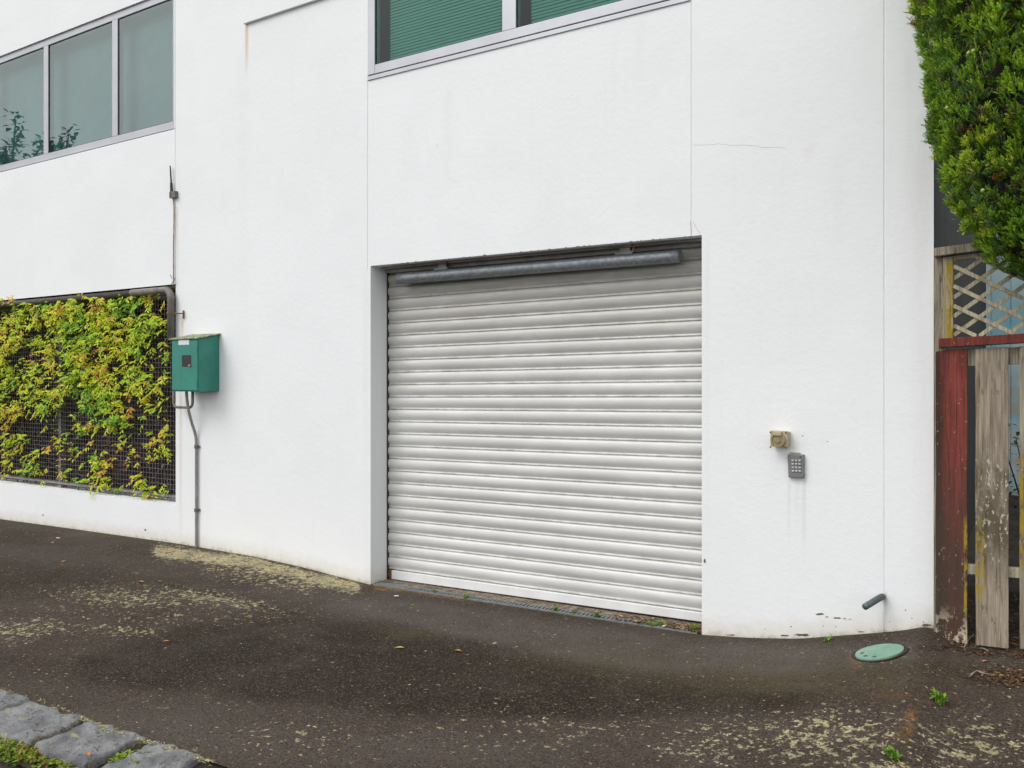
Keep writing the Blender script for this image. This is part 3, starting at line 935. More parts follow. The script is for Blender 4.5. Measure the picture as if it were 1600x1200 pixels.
for rr in (rl + .001, rl + .020):
    for k in range(N):
        aa = 2 * math.pi * k / N; g_ = gz(c.x + rr * math.cos(aa), c.y + rr * math.sin(aa)); vs.append((c.x + rr * math.cos(aa), c.y + rr * math.sin(aa), g_ + .006))
m.add(vs, [(k, N + k, N + (k + 1) % N, (k + 1) % N) for k in range(N)])
m.build('rim', M['soil'], lid)

# ------------------------------------------------------------------ kerb stones
def kerb_stone(s0, L, wd, label, seed, t0=-.012, top=.012):
    m = MB(); nx_, ny_ = 48, 36
    vs = []
    for j in range(ny_ + 1):
        for i in range(nx_ + 1):
            u, v = i / nx_, j / ny_
            # rough outline
            s = s0 + u * L + .030 * mnoise.noise((v * 3, seed, 1 + (u > .5))) * (abs(u - .5) * 2) ** 2
            t = t0 + v * wd + .026 * mnoise.noise((u * 4, seed, 5 + (v > .5))) * (abs(v - .5) * 2) ** 2
            ed = min(u * L, (1 - u) * L, v * wd, (1 - v) * wd)
            q = kpt(s, t, 0)
            z = gz(q.x, max(q.y, ykerb(q.x))) + top + .008 * mnoise.noise((s * 7, t * 7, seed)) + .008 * mnoise.noise((s * 20, t * 20, seed)) + .004 * mnoise.noise((s * 45, t * 45, seed)) - .012 * max(0, mnoise.noise((s * 13, t * 13, seed + 4)) - .35)
            z -= .016 * math.exp(-ed / .006)
            q.z = z - .01 * v; vs.append(q)
    fs = [(j * (nx_ + 1) + i, (j + 1) * (nx_ + 1) + i, (j + 1) * (nx_ + 1) + i + 1, j * (nx_ + 1) + i + 1) for j in range(ny_) for i in range(nx_)]
    ring = [i for i in range(nx_ + 1)] + [j * (nx_ + 1) + nx_ for j in range(1, ny_ + 1)] + [ny_ * (nx_ + 1) + i for i in range(nx_ - 1, -1, -1)] + [j * (nx_ + 1) for j in range(ny_ - 1, 0, -1)]
    n0 = len(vs)
    for r_ in ring:
        q = vs[r_].copy(); q.z = -.2; vs.append(q)
    for k in range(len(ring)):
        k2 = (k + 1) % len(ring)
        fs.append((ring[k], ring[k2], n0 + k2, n0 + k))
    m.add(vs, fs)
    o = m.build('kerb_stone', M['stone'], origin=kpt(s0 + L / 2, t0 + wd / 2, -.1), smooth=True)
    tag(o, label, 'kerb stone', 'bluestone kerb stones along the pavement edge')
def spar(px, py):
    g = G(px, py); return (g - Vector((K0.x, K0.y, g.z))).dot(e)
sA0, sA1 = spar(45, 1097), spar(122, 1129)
sB0, sB1 = spar(130, 1133), spar(220, 1155)
sC0, sC1 = spar(236, 1163), spar(314, 1186)
kerb_stone(sA0 - .40, .385, KW, 'bluestone kerb stone with lichen cut off by the left picture edge', 1.3)
kerb_stone(sA0 + .0, sA1 - sA0, KW, 'bluestone kerb stone with dark pits beside green moss, second from left', 2.3)
kerb_stone(sB0, sB1 - sB0, KW, 'bluestone kerb stone with an orange leaf lying on it', 3.7)
kerb_stone(sC0, sC1 - sC0, KW, 'rightmost bluestone kerb stone at the bottom edge of the picture', 4.1)
g = sC1 + .03
m = MB()
# asphalt-coloured soil between the stones
for i in range(40):
    q = []
    for (a, b) in ((i, 0), (i, 1), (i + 1, 1), (i + 1, 0)):
        s = sA0 - .5 + a * .06; p_ = kpt(s, -.03 + b * (KW + .1), 0); p_.z = gz(p_.x, ykerb(p_.x)) - .012 - .04 * b
        q.append(p_)
    m.add(q, [(0, 1, 2, 3)])
tag(m.build('kerb_bedding', M['wetsoil'], smooth=True), kind='structure')

# ------------------------------------------------------------------ leaves and plants
def leaf_blade(m, base, d, up, L, wd, col, curl=.25, fold=.25):
    d = d.normalized(); s = d.cross(up)
    if s.length < 1e-4: s = d.orthogonal()
    s.normalize(); n = s.cross(d).normalized()
    pr = [(0, .12), (.25, .8), (.55, 1.0), (.8, .6), (1, .02)]
    vs = []
    for (t, w) in pr:
        cpt = base + d * (L * t) - n * (curl * L * t * t)
        vs += [cpt - s * (wd * .5 * w) + n * (fold * wd * w * .5), cpt, cpt + s * (wd * .5 * w) + n * (fold * wd * w * .5)]
    fs = []
    for i in range(4):
        a = i * 3; fs += [(a, a + 1, a + 4, a + 3), (a + 1, a + 2, a + 5, a + 4)]
    m.add(vs, fs, col)
def rv(z0=-1, z1=1):
    a = random.uniform(0, 2 * math.pi); z = random.uniform(z0, z1); r = math.sqrt(max(0, 1 - z * z)) if abs(z) < 1 else 0
    return Vector((r * math.cos(a), r * math.sin(a), z))
def jit(c, s):
    k = random.uniform(1 - s, 1 + s)
    return tuple(max(0, q * k * random.uniform(.92, 1.08)) for q in c)

def weed(p, size, n, label, cols=((.16, .34, .03), (.24, .42, .04)), group='small weeds growing in the asphalt and the drain'):
    m = MB()
    st = MB()
    for i in range(n):
        d = rv(.15, .95)
        st_h = size * random.uniform(.05, .5)
        b = Vector(p) + Vector((random.uniform(-.25, .25) * size, random.uniform(-.25, .25) * size, 0))
        tip = b + Vector((d.x * .35, d.y * .35, 1)) * st_h
        st.tube([b - Vector((0, 0, .004)), (b + tip) / 2, tip], size * .025, 4, False)
        for k in range(3):
            dd = (d + rv() * .6).normalized()
            leaf_blade(m, tip - Vector((0, 0, st_h * .2 * k)), dd, Vector((0, 0, 1)), size * random.uniform(.25, .45), size * random.uniform(.12, .22), jit(random.choice(cols), .2))
    r = empty('weed', Vector(p), label, 'weed', group)
    m.build('leaves', M['leaf'], r, tint=True)
    st.build('stems', M['stem'], r)
M['stem'] = simple('green_stem', (.10, .17, .03), .7, .3)
weed(G(365, 862), .085, 14, 'tiny weed at the foot of the white wall right of the grey conduit')
weed(G(1468, 1098), .085, 18, 'bright green weed alone on the asphalt below the wooden fence')
weed(G(1397, 1184), .075, 14, 'green weed on the lichen at the lower end of the orange seam')
weed(G(1293, 1002), .055, 12, 'small green weed at the wall foot left of the green access cover')
def din(px, y=.03):
    x = X(px, y); return Vector((x, y, gz(x, 0) + .004))
weed(din(728, .0), .055, 16, 'round bright green weed at the left end of the slotted drain')
weed(din(679, .045), .05, 7, 'wispy green weed on the solid left end of the drain')
weed(din(868, .03), .065, 14, 'green weed sprouting from the middle of the drain grate')
weed(din(896, .04), .05, 10, 'small olive weed in the drain right of its middle', ((.14, .22, .04), (.20, .28, .05)))
weed(din(935, .01), .065, 12, 'dark green weed hanging over the front of the drain grate', ((.10, .24, .05), (.15, .28, .05)))
weed(din(1017, .01), .06, 12, 'yellow green weed beside dead leaves in the drain', ((.30, .42, .04), (.2, .4, .04)))
weed(din(1032, .05), .055, 12, 'green weed leaning towards the door in the right part of the drain')
weed(din(1044, .06), .045, 9, 'little weed just left of straw litter in the drain', ((.18, .30, .06), (.25, .34, .07)))
weed(din(1086, .05), .065, 18, 'yellowish weed in the right corner of the doorway', ((.36, .42, .06), (.24, .40, .05)))

# gutter moss
m = MB()
for i in range(900):
    u = random.random()
    px = random.uniform(-10, 125); py = 1160 + (px / 125) * 36 + random.gauss(0, 8) + 4
    d_ = ray(px, py); zz = -.05
    p = CAM + d_ * ((zz - CAM.z) / d_.z)
    col = random.choice([(.22, .36, .03), (.30, .42, .04), (.14, .26, .03), (.40, .22, .05), (.33, .36, .05)])
    b = Vector((p.x, p.y, -.07 + random.uniform(-.02, .035)))
    for k in range(3):
        leaf_blade(m, b, rv(.1, .9), Vector((0, 0, 1)), random.uniform(.014, .028), random.uniform(.008, .014), jit(col, .25))
for (px, py, n, rad) in ((185, 1188, 40, 7), (195, 1182, 30, 5), (226, 1180, 14, 3), (212, 1194, 14, 3)):
    g_ = G(px, py)
    for i in range(n):
        b = g_ + Vector((random.gauss(0, rad * .002), random.gauss(0, rad * .003), random.uniform(0, .01)))
        leaf_blade(m, b, rv(.2, .9), Vector((0, 0, 1)), .02, .011, jit((.26, .38, .04), .3))
tag(m.build('moss', M['leaf'], tint=True), 'bright green moss and seedlings along the gutter below the kerb stones', 'moss', kind='stuff')

# fallen leaves on the pavement
def fallen(px, py, L, col, label, name='fallen_leaf', cat='leaf', h=.004):
    p = G(px, py); p.z += h + .004
    m = MB(); a = random.uniform(0, 6.28)
    leaf_blade(m, p, Vector((math.cos(a), math.sin(a), .08)), Vector((0, 0, 1)), L, L * .45, col, .12, .35)
    leaf_blade(m, p, Vector((-math.cos(a), -math.sin(a), .05)), Vector((0, 0, 1)), L * .3, L * .06, col, .1, .2)
    o = m.build(name, M['litter'], origin=p, tint=True)
    tag(o, label, cat, 'dead leaves lying on the pavement')
fallen(618, 1014, .055, (.55, .38, .12), 'pale yellow dead leaf on dark asphalt below the left door jamb')
fallen(721, 1019, .05, (.40, .20, .05), 'orange brown dead leaf on dark asphalt below the drain')
fallen(101, 877, .07, (.34, .14, .06), 'reddish dead leaf on the pavement left below the creeper')
fallen(82, 848, .06, (.40, .22, .12), 'tan dead leaf close to the low white wall at the left')
fallen(224, 911, .07, (.36, .18, .07), 'brown dead leaf among the scattered lichen at the left')
fallen(137, 1181, .04, (.48, .17, .06), 'orange dead leaf lying on a kerb stone', h=.012)
fallen(1535, 1036, .04, (.45, .20, .13), 'pinkish dead leaf in front of the fence planks')
fallen(264, 1003, .04, (.45, .25, .08), 'small orange dead leaf above the kerb stones')
# scraps of paper
for px, py, lab in ((91, 842, 'white paper scrap near the low white wall at the left'), (619, 933, 'white paper scrap on the asphalt by the left door jamb')):
    p = G(px, py); p.z += .006
    m = MB()
    vs = [(p.x + .03 * math.cos(a_) * random.uniform(.6, 1.2), p.y + .02 * math.sin(a_) * random.uniform(.6, 1.2), p.z + random.uniform(0, .008)) for a_ in np.linspace(0, 2 * math.pi, 8)[:-1]]
    m.add(vs, [tuple(range(7))], (.7, .68, .64)); tag(m.build('paper_scrap', M['litter'], origin=p, tint=True), lab, 'litter')

# litter that nobody could count
m = MB()
brown = [(.085, .042, .020), (.055, .030, .017), (.14, .075, .032), (.21, .13, .065), (.04, .025, .017)]
def flake(p, L, col):
    a = random.uniform(0, 6.28); d = Vector((math.cos(a), math.sin(a), random.uniform(-.15, .3)))
    w = L * random.uniform(.12, .5); s = Vector((-d.y, d.x, random.uniform(-.4, .4))).normalized() * w
    p = Vector(p)
    m.add([p - d * L / 2, p + s / 2, p + d * L / 2, p - s / 2], [(0, 1, 2, 3)], jit(col, .3))
for i in range(1300):
    px = random.uniform(612, 1094); y = random.choice([random.uniform(.085, .22), random.gauss(.13, .03), random.uniform(0, .2)])
    x = X(px, y); flake((x, y, gz(x, 0) + random.uniform(.006, .013)), random.uniform(.006, .022), random.choice(brown + [(.40, .32, .2)]))
for (pc, n) in ((970, 60), (1000, 70), (1012, 40), (1048, 60), (1065, 90), (1080, 80), (1090, 80)):
    for i in range(n):
        y = random.uniform(0, .14); x = X(pc + random.gauss(0, 7), y)
        flake((x, y, gz(x, 0) + random.uniform(.01, .022)), random.uniform(.015, .045), random.choice(brown + [(.42, .26, .12), (.5, .36, .2)]))
for (px, py, sx_, sy_, n) in ((1565, 1058, 34, 7, 750), (1590, 1062, 20, 6, 400), (1485, 1010, 22, 3, 120), (1590, 1024, 15, 4, 220), (1540, 1020, 22, 3, 140), (1515, 1013, 5, 3, 80), (1085, 1003, 26, 3, 90), (1255, 998, 60, 2.5, 120), (1400, 988, 40, 2.5, 60), (1440, 976, 10, 2, 60), (1337, 1029, 4, 3, 40), (590, 916, 7, 2, 60), (150, 836, 60, 3, 60), (1000, 1090, 300, 60, 200), (300, 1040, 240, 70, 160)):
    for i in range(n):
        g_ = G(px + random.gauss(0, sx_), py + random.gauss(0, sy_))
        flake((g_.x, g_.y, g_.z + random.uniform(.003, .014)), random.uniform(.008, .035 if n > 100 and py > 995 and px > 1400 else .014), random.choice(brown))
lich = [(.46, .41, .22), (.38, .33, .15), (.52, .48, .30), (.20, .15, .05)]
for (a_, b_, n, sp_) in (((125, 1124), (168, 1143), 260, 3.0), ((168, 1143), (226, 1160), 120, 2.5), ((228, 1160), (330, 1194), 330, 3.5), ((60, 1094), (124, 1122), 70, 2.0), ((0, 1080), (45, 1094), 60, 2.0)):
    for i in range(n):
        t_ = random.random(); g_ = G(a_[0] + (b_[0] - a_[0]) * t_ + random.gauss(0, sp_), a_[1] + (b_[1] - a_[1]) * t_ + random.gauss(0, sp_ * .6))
        flake((g_.x, g_.y, g_.z + random.uniform(.004, .016)), random.uniform(.006, .018), random.choice(lich))
for (sj, n) in ((sA1 + .01, 260), (sB1 + .02, 320), (sA0 - .015, 150), (sC1 + .06, 160)):
    for i in range(n):
        q_ = kpt(sj + random.gauss(0, .016), random.uniform(-.02, KW + .02), 0)
        flake((q_.x, q_.y, -.02 + random.uniform(-.015, .012)), random.uniform(.006, .02), random.choice([(.10, .085, .02), (.07, .05, .02), (.16, .15, .04), (.20, .10, .03), (.05, .035, .02)]))
for i in range(2200):   # under the trees behind the fence
    x = random.uniform(WR + .02, 1.2); y = random.uniform(-.03, 1.4)
    flake((x, y, gz(x, 0) + random.uniform(0, .05)), random.uniform(.02, .06), random.choice(brown))
tag(m.build('leaf_litter', M['litter'], tint=True), 'brown dead leaf litter and straw scattered by the drain and the fence', 'leaf litter', kind='stuff')
p0 = G(1514, 1060); p1 = G(1532, 1056); p2 = G(1553, 1058)
m = MB(); tp = smooth_path([p0 + Vector((0, 0, .006)), p1 + Vector((-.02, .01, .018)), p1 + Vector((.01, .0, .016)), p2 + Vector((0, 0, .01))], 5); m.tube(tp, [.0035 + .0015 * math.sin(i * .9) for i in range(len(tp))], 6, col=(.30, .25, .21))
tag(m.build('twig', M['litter'], origin=p1, tint=True), 'curved pale dry twig on the litter before the fence', 'twig')

for (pa_, pm_, pb_, lab) in (((1506, 1014), (1513, 1006), (1521, 1000), 'thin dry twig poking out between the red and the grey plank'), ((1532, 1014), (1538, 1020), (1544, 1026), 'thin dry twig on the asphalt under the grey plank')):
    q = [G(*pa_), G(*pm_), G(*pb_)]
    for k_, h_ in enumerate((.006, .022, .03)): q[k_].z += h_
    m = MB(); m.tube(smooth_path(q, 4), .0032, 5, col=(.30, .24, .17)); tag(m.build('twig', M['litter'], origin=q[0], tint=True), lab, 'twig')
# ------------------------------------------------------------------ things on the wall, left
# meter box
bx1 = X(343); Df = 5.3 - .239
def Xy(px, y): return P(px, 590, y).x
yf = -.239
bx0 = Xy(268.5, yf)
zt_f = P(300, 529.5, yf).z; zb_f = P(300, 612, yf).z
zt_b = P(342.5, 522.5, 0).z
bx = empty('meter_box', (bx1 - .2, 0, zb_f), 'green steel electricity meter box on the white wall beside the creeper', 'meter box')
m = MB()
m.hexa([(bx0, yf, zb_f), (bx1, yf, zb_f), (bx1, -.001, zb_f + .006), (bx0, -.001, zb_f + .006)], [(bx0, yf, zt_f), (bx1, yf, zt_f), (bx1, -.001, zt_b), (bx0, -.001, zt_b)])
m.build('cabinet', M['box'], bx, bevel=.006)
m = MB()
m.box((bx0 + .012, yf - .009, zb_f + .012), (bx1 - .004, yf - .0005, zt_f - .012))
m.build('door', M['box'], bx, bevel=.004)
m = MB()
o = .022
m.hexa([(bx0 - o, yf - o, zt_f - .003), (bx1 + o, yf - o, zt_f - .003), (bx1 + o, -.0015, zt_b + .001), (bx0 - o, -.0015, zt_b + .001)],
       [(bx0 - o, yf - o, zt_f + .008), (bx1 + o, yf - o, zt_f + .008), (bx1 + o, -.0015, zt_b + .011), (bx0 - o, -.0015, zt_b + .011)])
m.build('lid', M['boxtop'], bx, bevel=.003)
yd = yf - .0095
def rr(m, pa, pb, y, th, rad=.012):
    a, b = P(*pa, y), P(*pb, y); x0, x1, z0, z1 = a.x, b.x, b.z, a.z
    pts = []
    for (cx, cz, a0) in ((x1 - rad, z1 - rad, 0), (x0 + rad, z1 - rad, 90), (x0 + rad, z0 + rad, 180), (x1 - rad, z0 + rad, 270)):
        for k in range(5):
            t_ = R(a0 + 22.5 * k); pts.append((cx + rad * math.cos(t_), cz + rad * math.sin(t_)))
    n = len(pts)
    m.add([(x, y - th, z) for x, z in pts] + [(x, y, z) for x, z in pts], [tuple(reversed(range(n)))] + [(i, (i + 1) % n, n + (i + 1) % n, n + i) for i in range(n)])
for f_ in (.16, .80):
    m = MB(); zz = zb_f + (zt_f - zb_f) * f_
    m.tube([(bx1 - .006, yf - .012, zz - .025), (bx1 - .006, yf - .012, zz + .025)], .0065, 8); m.build('hinge', M['box'], bx)
m = MB(); rr(m, (284.5, 555), (298.5, 573), yd, .002); m.build('viewing_window', M['black'], bx)
m = MB(); rr(m, (279, 531.5), (295.5, 538.5), yd, .0012, .003); m.build('sticker', M['sticker'], bx)
m = MB(); m.cyl((P(297, 571, yd).x, yd - .002, P(297, 571, yd).z), (P(297, 571, yd).x, yd - .012, P(297, 571, yd).z), .012, n=12); m.build('latch', M['conduit'], bx)

# pipe along the head of the vent opening with elbow, going down behind the box
pe = P(270, 452, -.05)
zp = P(235, 455, -.05).z
pp = empty('drain_pipe', (pe.x, -.05, VZ0), 'weathered grey pipe running over the creeper and turning down beside it', 'pipe')
m = MB()
xl = X(206, -.05); xr = X(267, -.05)
arc = [Vector((xr - .09 + .09 * math.sin(t_), -.05, zp - .09 + .09 * math.cos(t_))) for t_ in np.linspace(0, math.pi / 2, 8)]
m.tube([Vector((xl, -.05, zp))] + arc + [Vector((xr, -.05, P(270, 532, -.05).z))], .034, 16)
m.build('elbow', M['pipe'], pp, smooth=True)
m = MB()
m.tube([Vector((-13.5, .0, VZ1 - .040)), Vector((xl + .02, .0, VZ1 - .040))], .036, 14)
m.build('header_pipe', M['shadepipe'], pp, smooth=True)
m = MB()
zc = P(270, 490, -.05).z
m.tube([(xr, -.05, zc - .008), (xr, -.05, zc + .008)], .038, 14)
m.build('clip', M['rusty'], pp)
m = MB()
m.tube([(xr + .04, -.05, zc), (X(286.5, -.03), -.03, zc - .002)], .006, 6)
xs_ = X(286.5, -.012)
m.tube([(xs_, -.012, P(286, 485, -.012).z), (xs_, -.012, P(286, 498, -.012).z)], .008, 6)
m.build('stay', M['rusty'], pp)

# conduit loop under the box and the grey cable
yy = -.10
cl = empty('conduit_loop', P(285, 637, yy), 'dark conduit looping under the green meter box', 'conduit')
m = MB()
xa = X(271.5, yy); xb = X(301, yy); zb = P(285, 636.5, yy).z; rad = .05
pa = [Vector((xa, yy, zb_f + .003)), Vector((xa, yy, zb + rad))] + [Vector((xa + rad - rad * math.cos(t_), yy, zb + rad - rad * math.sin(t_))) for t_ in np.linspace(.2, math.pi / 2, 6)]
pb_ = [Vector((xb - rad + rad * math.sin(t_), yy, zb + rad - rad * math.cos(t_))) for t_ in np.linspace(0, math.pi / 2, 7)] + [Vector((xb, yy, zb_f + .003))]
m.tube(pa + pb_, .0135, 10)
m.build('bent_tube', M['pipe'], cl, smooth=True)
cb = empty('cable', P(306, 853), 'grey electrical conduit running from the meter box down to the ground', 'conduit')
m = MB()
path = [P(291, 608, -.14), P(292, 622, -.14), P(294.5, 640, -.12), P(299.5, 660, -.07), P(304.5, 676, -.03), P(306.5, 690, -.022), P(306.8, 720, -.02)]
q = P(306.8, 720, -.02); path.append(Vector((q.x, -.02, (q.z + gz(q.x, 0)) / 2))); path.append(Vector((q.x, -.02, gz(q.x, 0) - .02)))
path = [Vector(p) for p in path]
m.tube(smooth_path(path), .0138, 10)
m.build('tube', M['conduit'], cb, smooth=True)
for py in (698, 797):
    z = P(306.8, py, -.02).z
    m = MB(); m.tube([(q.x, -.02, z - .016), (q.x, -.02, z + .016)], .021, 10); m.box((q.x - .038, -.012, z - .01), (q.x + .038, -.001, z + .01))
    m.build('saddle_clip', M['pipe'], cb)

# antenna
yt = -.025
an = empty('antenna', P(269, 312, yt), 'thin black aerial on a bracket above the creeper', 'aerial')
m = MB()
a, b, c_ = P(268.2, 308, yt), P(267.6, 286, yt), P(265.8, 259, yt)
m.tube([a, b], [.016, .013], 8); m.tube([b, c_], [.009, .006], 6)
m.build('rod', M['black'], an)
m = MB(); m.box((P(266, 306, yt).x, yt - .012, P(266, 310, yt).z), (P(275, 306, yt).x, -.001, P(266, 300, yt).z)); m.build('bracket', M['pipe'], an)
m = MB()
m.tube(smooth_path([Vector(P(270.5, 311, -.016)), Vector(P(272, 330, -.014)), Vector(P(271.2, 390, -.014)), Vector(P(271.2, 436, -.016)), Vector(P(269.5, 446, -.03))]), .0062, 6)
m.build('lead', M['lead'], an)
m = MB()
for (p_, q_) in (((269, 436), (266, 429)), ((270, 440), (267, 446)), ((271, 442), (274, 434))):
    m.tube([P(*p_, -.02), P(*q_, -.03)], .003, 4)
m.build('wire_ends', M['rusty'], an)

# ------------------------------------------------------------------ right: socket, keypad, pipe stub
ys = -.062
def px_box(m, x0, y0, x1, y1, yfront, yback):
    a, b = P(x0, y0, yfront), P(x1, y1, yfront)
    m.box((a.x, yfront, b.z), (b.x, yback, a.z))
M['cream'] = simple('aged_cream_plastic', (.46, .40, .26), .5, .18, 20, bump=.03)
M['amber'] = simple('yellowed_clear_plastic', (.30, .25, .13), .25, .2, 20, bump=.02)
M['keypad'] = simple('grey_metal_keypad', (.20, .20, .21), .45, .15, 20, metal=.2, bump=.04)
M['key'] = simple('steel_keys', (.50, .51, .52), .35, .1, 20, metal=.5, bump=0)
so = empty('power_socket', P(1216, 700, 0), 'aged cream weatherproof power socket above the grey keypad', 'socket')
m = MB(); px_box(m, 1205, 674, 1231.5, 698.5, ys, -.0005); m.build('housing', M['cream'], so, bevel=.006)
m = MB(); px_box(m, 1203.5, 672.5, 1230.5, 699, ys - .012, ys + .001); m.build('cover_plate', M['cream'], so, bevel=.004)
cc = P(1216, 687.5, ys - .012)
m = MB()
for (r0, r1, y0, y1) in ((.046, .043, 0, .018),):
    N = 28; vs = []
    for (rad, yo) in ((r0, 0), (r0, .010), (r1, .018), (r1 - .009, .018), (r1 - .010, .012), (.018, .013), (.016, .018), (0.0005, .018)):
        for k in range(N):
            t_ = 2 * math.pi * k / N; vs.append((cc.x + rad * math.cos(t_), cc.y - yo, cc.z + rad * math.sin(t_)))
    m.add(vs, [(i * N + k, (i + 1) * N + k, (i + 1) * N + (k + 1) % N, i * N + (k + 1) % N) for i in range(7) for k in range(N)])
m.build('flap', M['amber'], so)
m = MB(); m.box((cc.x - .026, cc.y - .026, cc.z + .028), (cc.x + .024, cc.y - .0005, cc.z + .052)); m.build('hinge', M['cream'], so, bevel=.003)
for (dx, dz) in ((-1, -1), (-1, 1), (1, -1), (1, 1)):
    m = MB(); q = (cc.x + dx * .047, cc.y, cc.z + dz * .046); m.cyl(q, (q[0], q[1] - .004, q[2]), .005, n=10); m.build('screw', M['seal'], so)
kp = empty('keypad', P(1243, 747, 0), 'grey metal entry keypad with twelve keys below the cream socket', 'keypad')
yk_ = -.028
def kpx(u, v, y):   # slightly twisted plate
    return P(1230.2 + u * 25.5 + v * 1.6 * (1 - u), 710 + v * 36 + u * (.3 + .8 * v), y)
m = MB()
fr_ = [kpx(0, 1, yk_), kpx(1, 1, yk_), kpx(1, 0, yk_), kpx(0, 0, yk_)]
m.add([tuple(q) for q in fr_] + [(q.x, -.0008, q.z) for q in fr_], [(0, 1, 2, 3), (0, 4, 5, 1), (1, 5, 6, 2), (2, 6, 7, 3), (3, 7, 4, 0)])
m.build('plate', M['keypad'], kp, bevel=.004)
for r_ in range(4):
    for c_ in range(3):
        u = .25 + c_ * .215; v = .22 + r_ * .15
        a = kpx(u, v, yk_); b = kpx(u + .15, v + .085, yk_)
        m = MB(); m.box((a.x, yk_ - .007, b.z), (b.x, yk_ - .0005, a.z)); m.build('key', M['key'], kp, bevel=.002)
m = MB(); q = kpx(.8, .1, yk_); m.cyl((q.x, yk_, q.z), (q.x, yk_ - .003, q.z), .004, n=8); m.build('indicator', M['black'], kp)
m = MB(); a = P(1234, 706.5, -.012); b = P(1250, 709, -.012); m.box((a.x, -.012, b.z), (b.x, -.0006, a.z)); m.build('top_plate', M['cream'], kp)
# galvanised pipe outlet
p0 = P(1379, 932, .03); p1 = P(1378.5, 932.5, -.03); p2 = P(1374, 934.5, -.065)
st_ = G(1350, 952)
tip = P(1351, 948.5, -.17)
m = MB()
m.tube(smooth_path([Vector(p0), Vector(p1), Vector(p2), Vector(tip)], 5), .0185, 14, cap=True)
ps = m.build('pipe_outlet', simple('dull_galvanised', (.115, .145, .16), .55, .35, 30, metal=.3), origin=P(1379, 932, 0), smooth=True)
tag(ps, 'short galvanised pipe sticking out near the foot of the wall', 'pipe')

# ------------------------------------------------------------------ grille and creeper
gr = empty('security_grille', (VX1 - 1.5, .1, VZ0), 'grey welded wire mesh grille in the wall opening behind the creeper', 'grille')
ym = .10
m = MB()
x = VX1 - .025
while x > VX0:
    jx = random.uniform(-.003, .003)
    m.box((x + jx, ym, VZ0 + .055), (x + jx + .0048, ym + .0048, VZ1 - .015)); x -= .05
z = VZ0 + .075
while z < VZ1 - .03:
    m.box((VX0, ym - .0049, z), (VX1 - .003, ym - .0001, z + .0046)); z += .05
m.build('wire_mesh', M['wire'], gr)
m = MB()
m.box((VX0, ym - .012, VZ0 + .045), (VX1 - .003, ym + .028, VZ0 + .07)); m.box((VX0, ym + .006, VZ1 - .10), (VX1 - .003, ym + .03, VZ1 - .05))
m.build('rail', M['steel'], gr)
for px in (97, -130):
    m = MB(); x = X(px, ym + .04); m.box((x - .03, ym + .008, VZ0 + .002), (x + .03, ym + .06, VZ1 - .002)); m.build('post', M['steel'], gr)
for px in (65, 122, 180, 232):
    m = MB(); x = X(px, ym); m.box((x - .008, ym - .008, VZ0 + .001), (x + .008, ym + .008, VZ0 + .046)); m.build('foot', M['wire'], gr)

vn = empty('creeper', (VX1 - 1.8, .0, VZ0), 'yellow green creeper with orange tips climbing the wire grille', 'creeper')
def vdens(px, py):
    d = 0
    top = 474 - max(0, min(px, 270)) * .03
    if py < top - 6: return 0
    edge = 238 + 8 * math.sin(py * .06) + 6 * math.sin(py * .17 + 1)
    if px < edge: d = 1.0
    elif px < 264: d = .30 if py < 660 else .18
    lower = 655 + 22 * math.sin(px * .045 + 1) + 12 * math.sin(px * .11)
    if px > 180: lower = min(lower, 660 - (px - 180) * .15)
    if py > lower: d *= .045
    # gaps
    for (gx, gy, rx, ry) in ((35, 560, 26, 16), (95, 560, 8, 40), (60, 520, 34, 9), (200, 500, 26, 8), (235, 560, 22, 26), (115, 630, 20, 16), (20, 665, 20, 14), (140, 650, 24, 10), (240, 480, 25, 9), (75, 600, 14, 12), (180, 570, 12, 14), (15, 618, 14, 12), (150, 545, 10, 12), (215, 625, 14, 14), (50, 640, 14, 10)):
        if ((px - gx) / rx) ** 2 + ((py - gy) / ry) ** 2 < 1: d *= .16
    for (gx, gy, rx, ry) in ((25, 690, 26, 16), (45, 730, 18, 9), (100, 690, 16, 18), (95, 738, 9, 14), (155, 715, 16, 14), (162, 745, 14, 14), (200, 695, 14, 20), (210, 660, 18, 10), (245, 685, 14, 14), (243, 712, 12, 10), (230, 760, 12, 10), (262, 762, 9, 10), (188, 762, 6, 8), (8, 715, 14, 12), (70, 700, 14, 9), (55, 715, 9, 10), (225, 748, 16, 7), (130, 752, 10, 6), (260, 690, 7, 20), (5, 745, 6, 10), (205, 468, 12, 10), (160, 462, 20, 6), (225, 500, 30, 10)):
        if ((px - gx) / rx) ** 2 + ((py - gy) / ry) ** 2 < 1: d = max(d, .8 if py < 520 else .40)
    return d
VC = [((.36, .44, .025), 6), ((.27, .40, .025), 5), ((.16, .31, .022), 4), ((.10, .22, .02), 2), ((.50, .42, .03), 4), ((.56, .33, .035), 2), ((.48, .20, .04), 1)]
VCl = [c for c, n in VC for _ in range(n)]
m = MB(); nleaf = 0
st = MB()
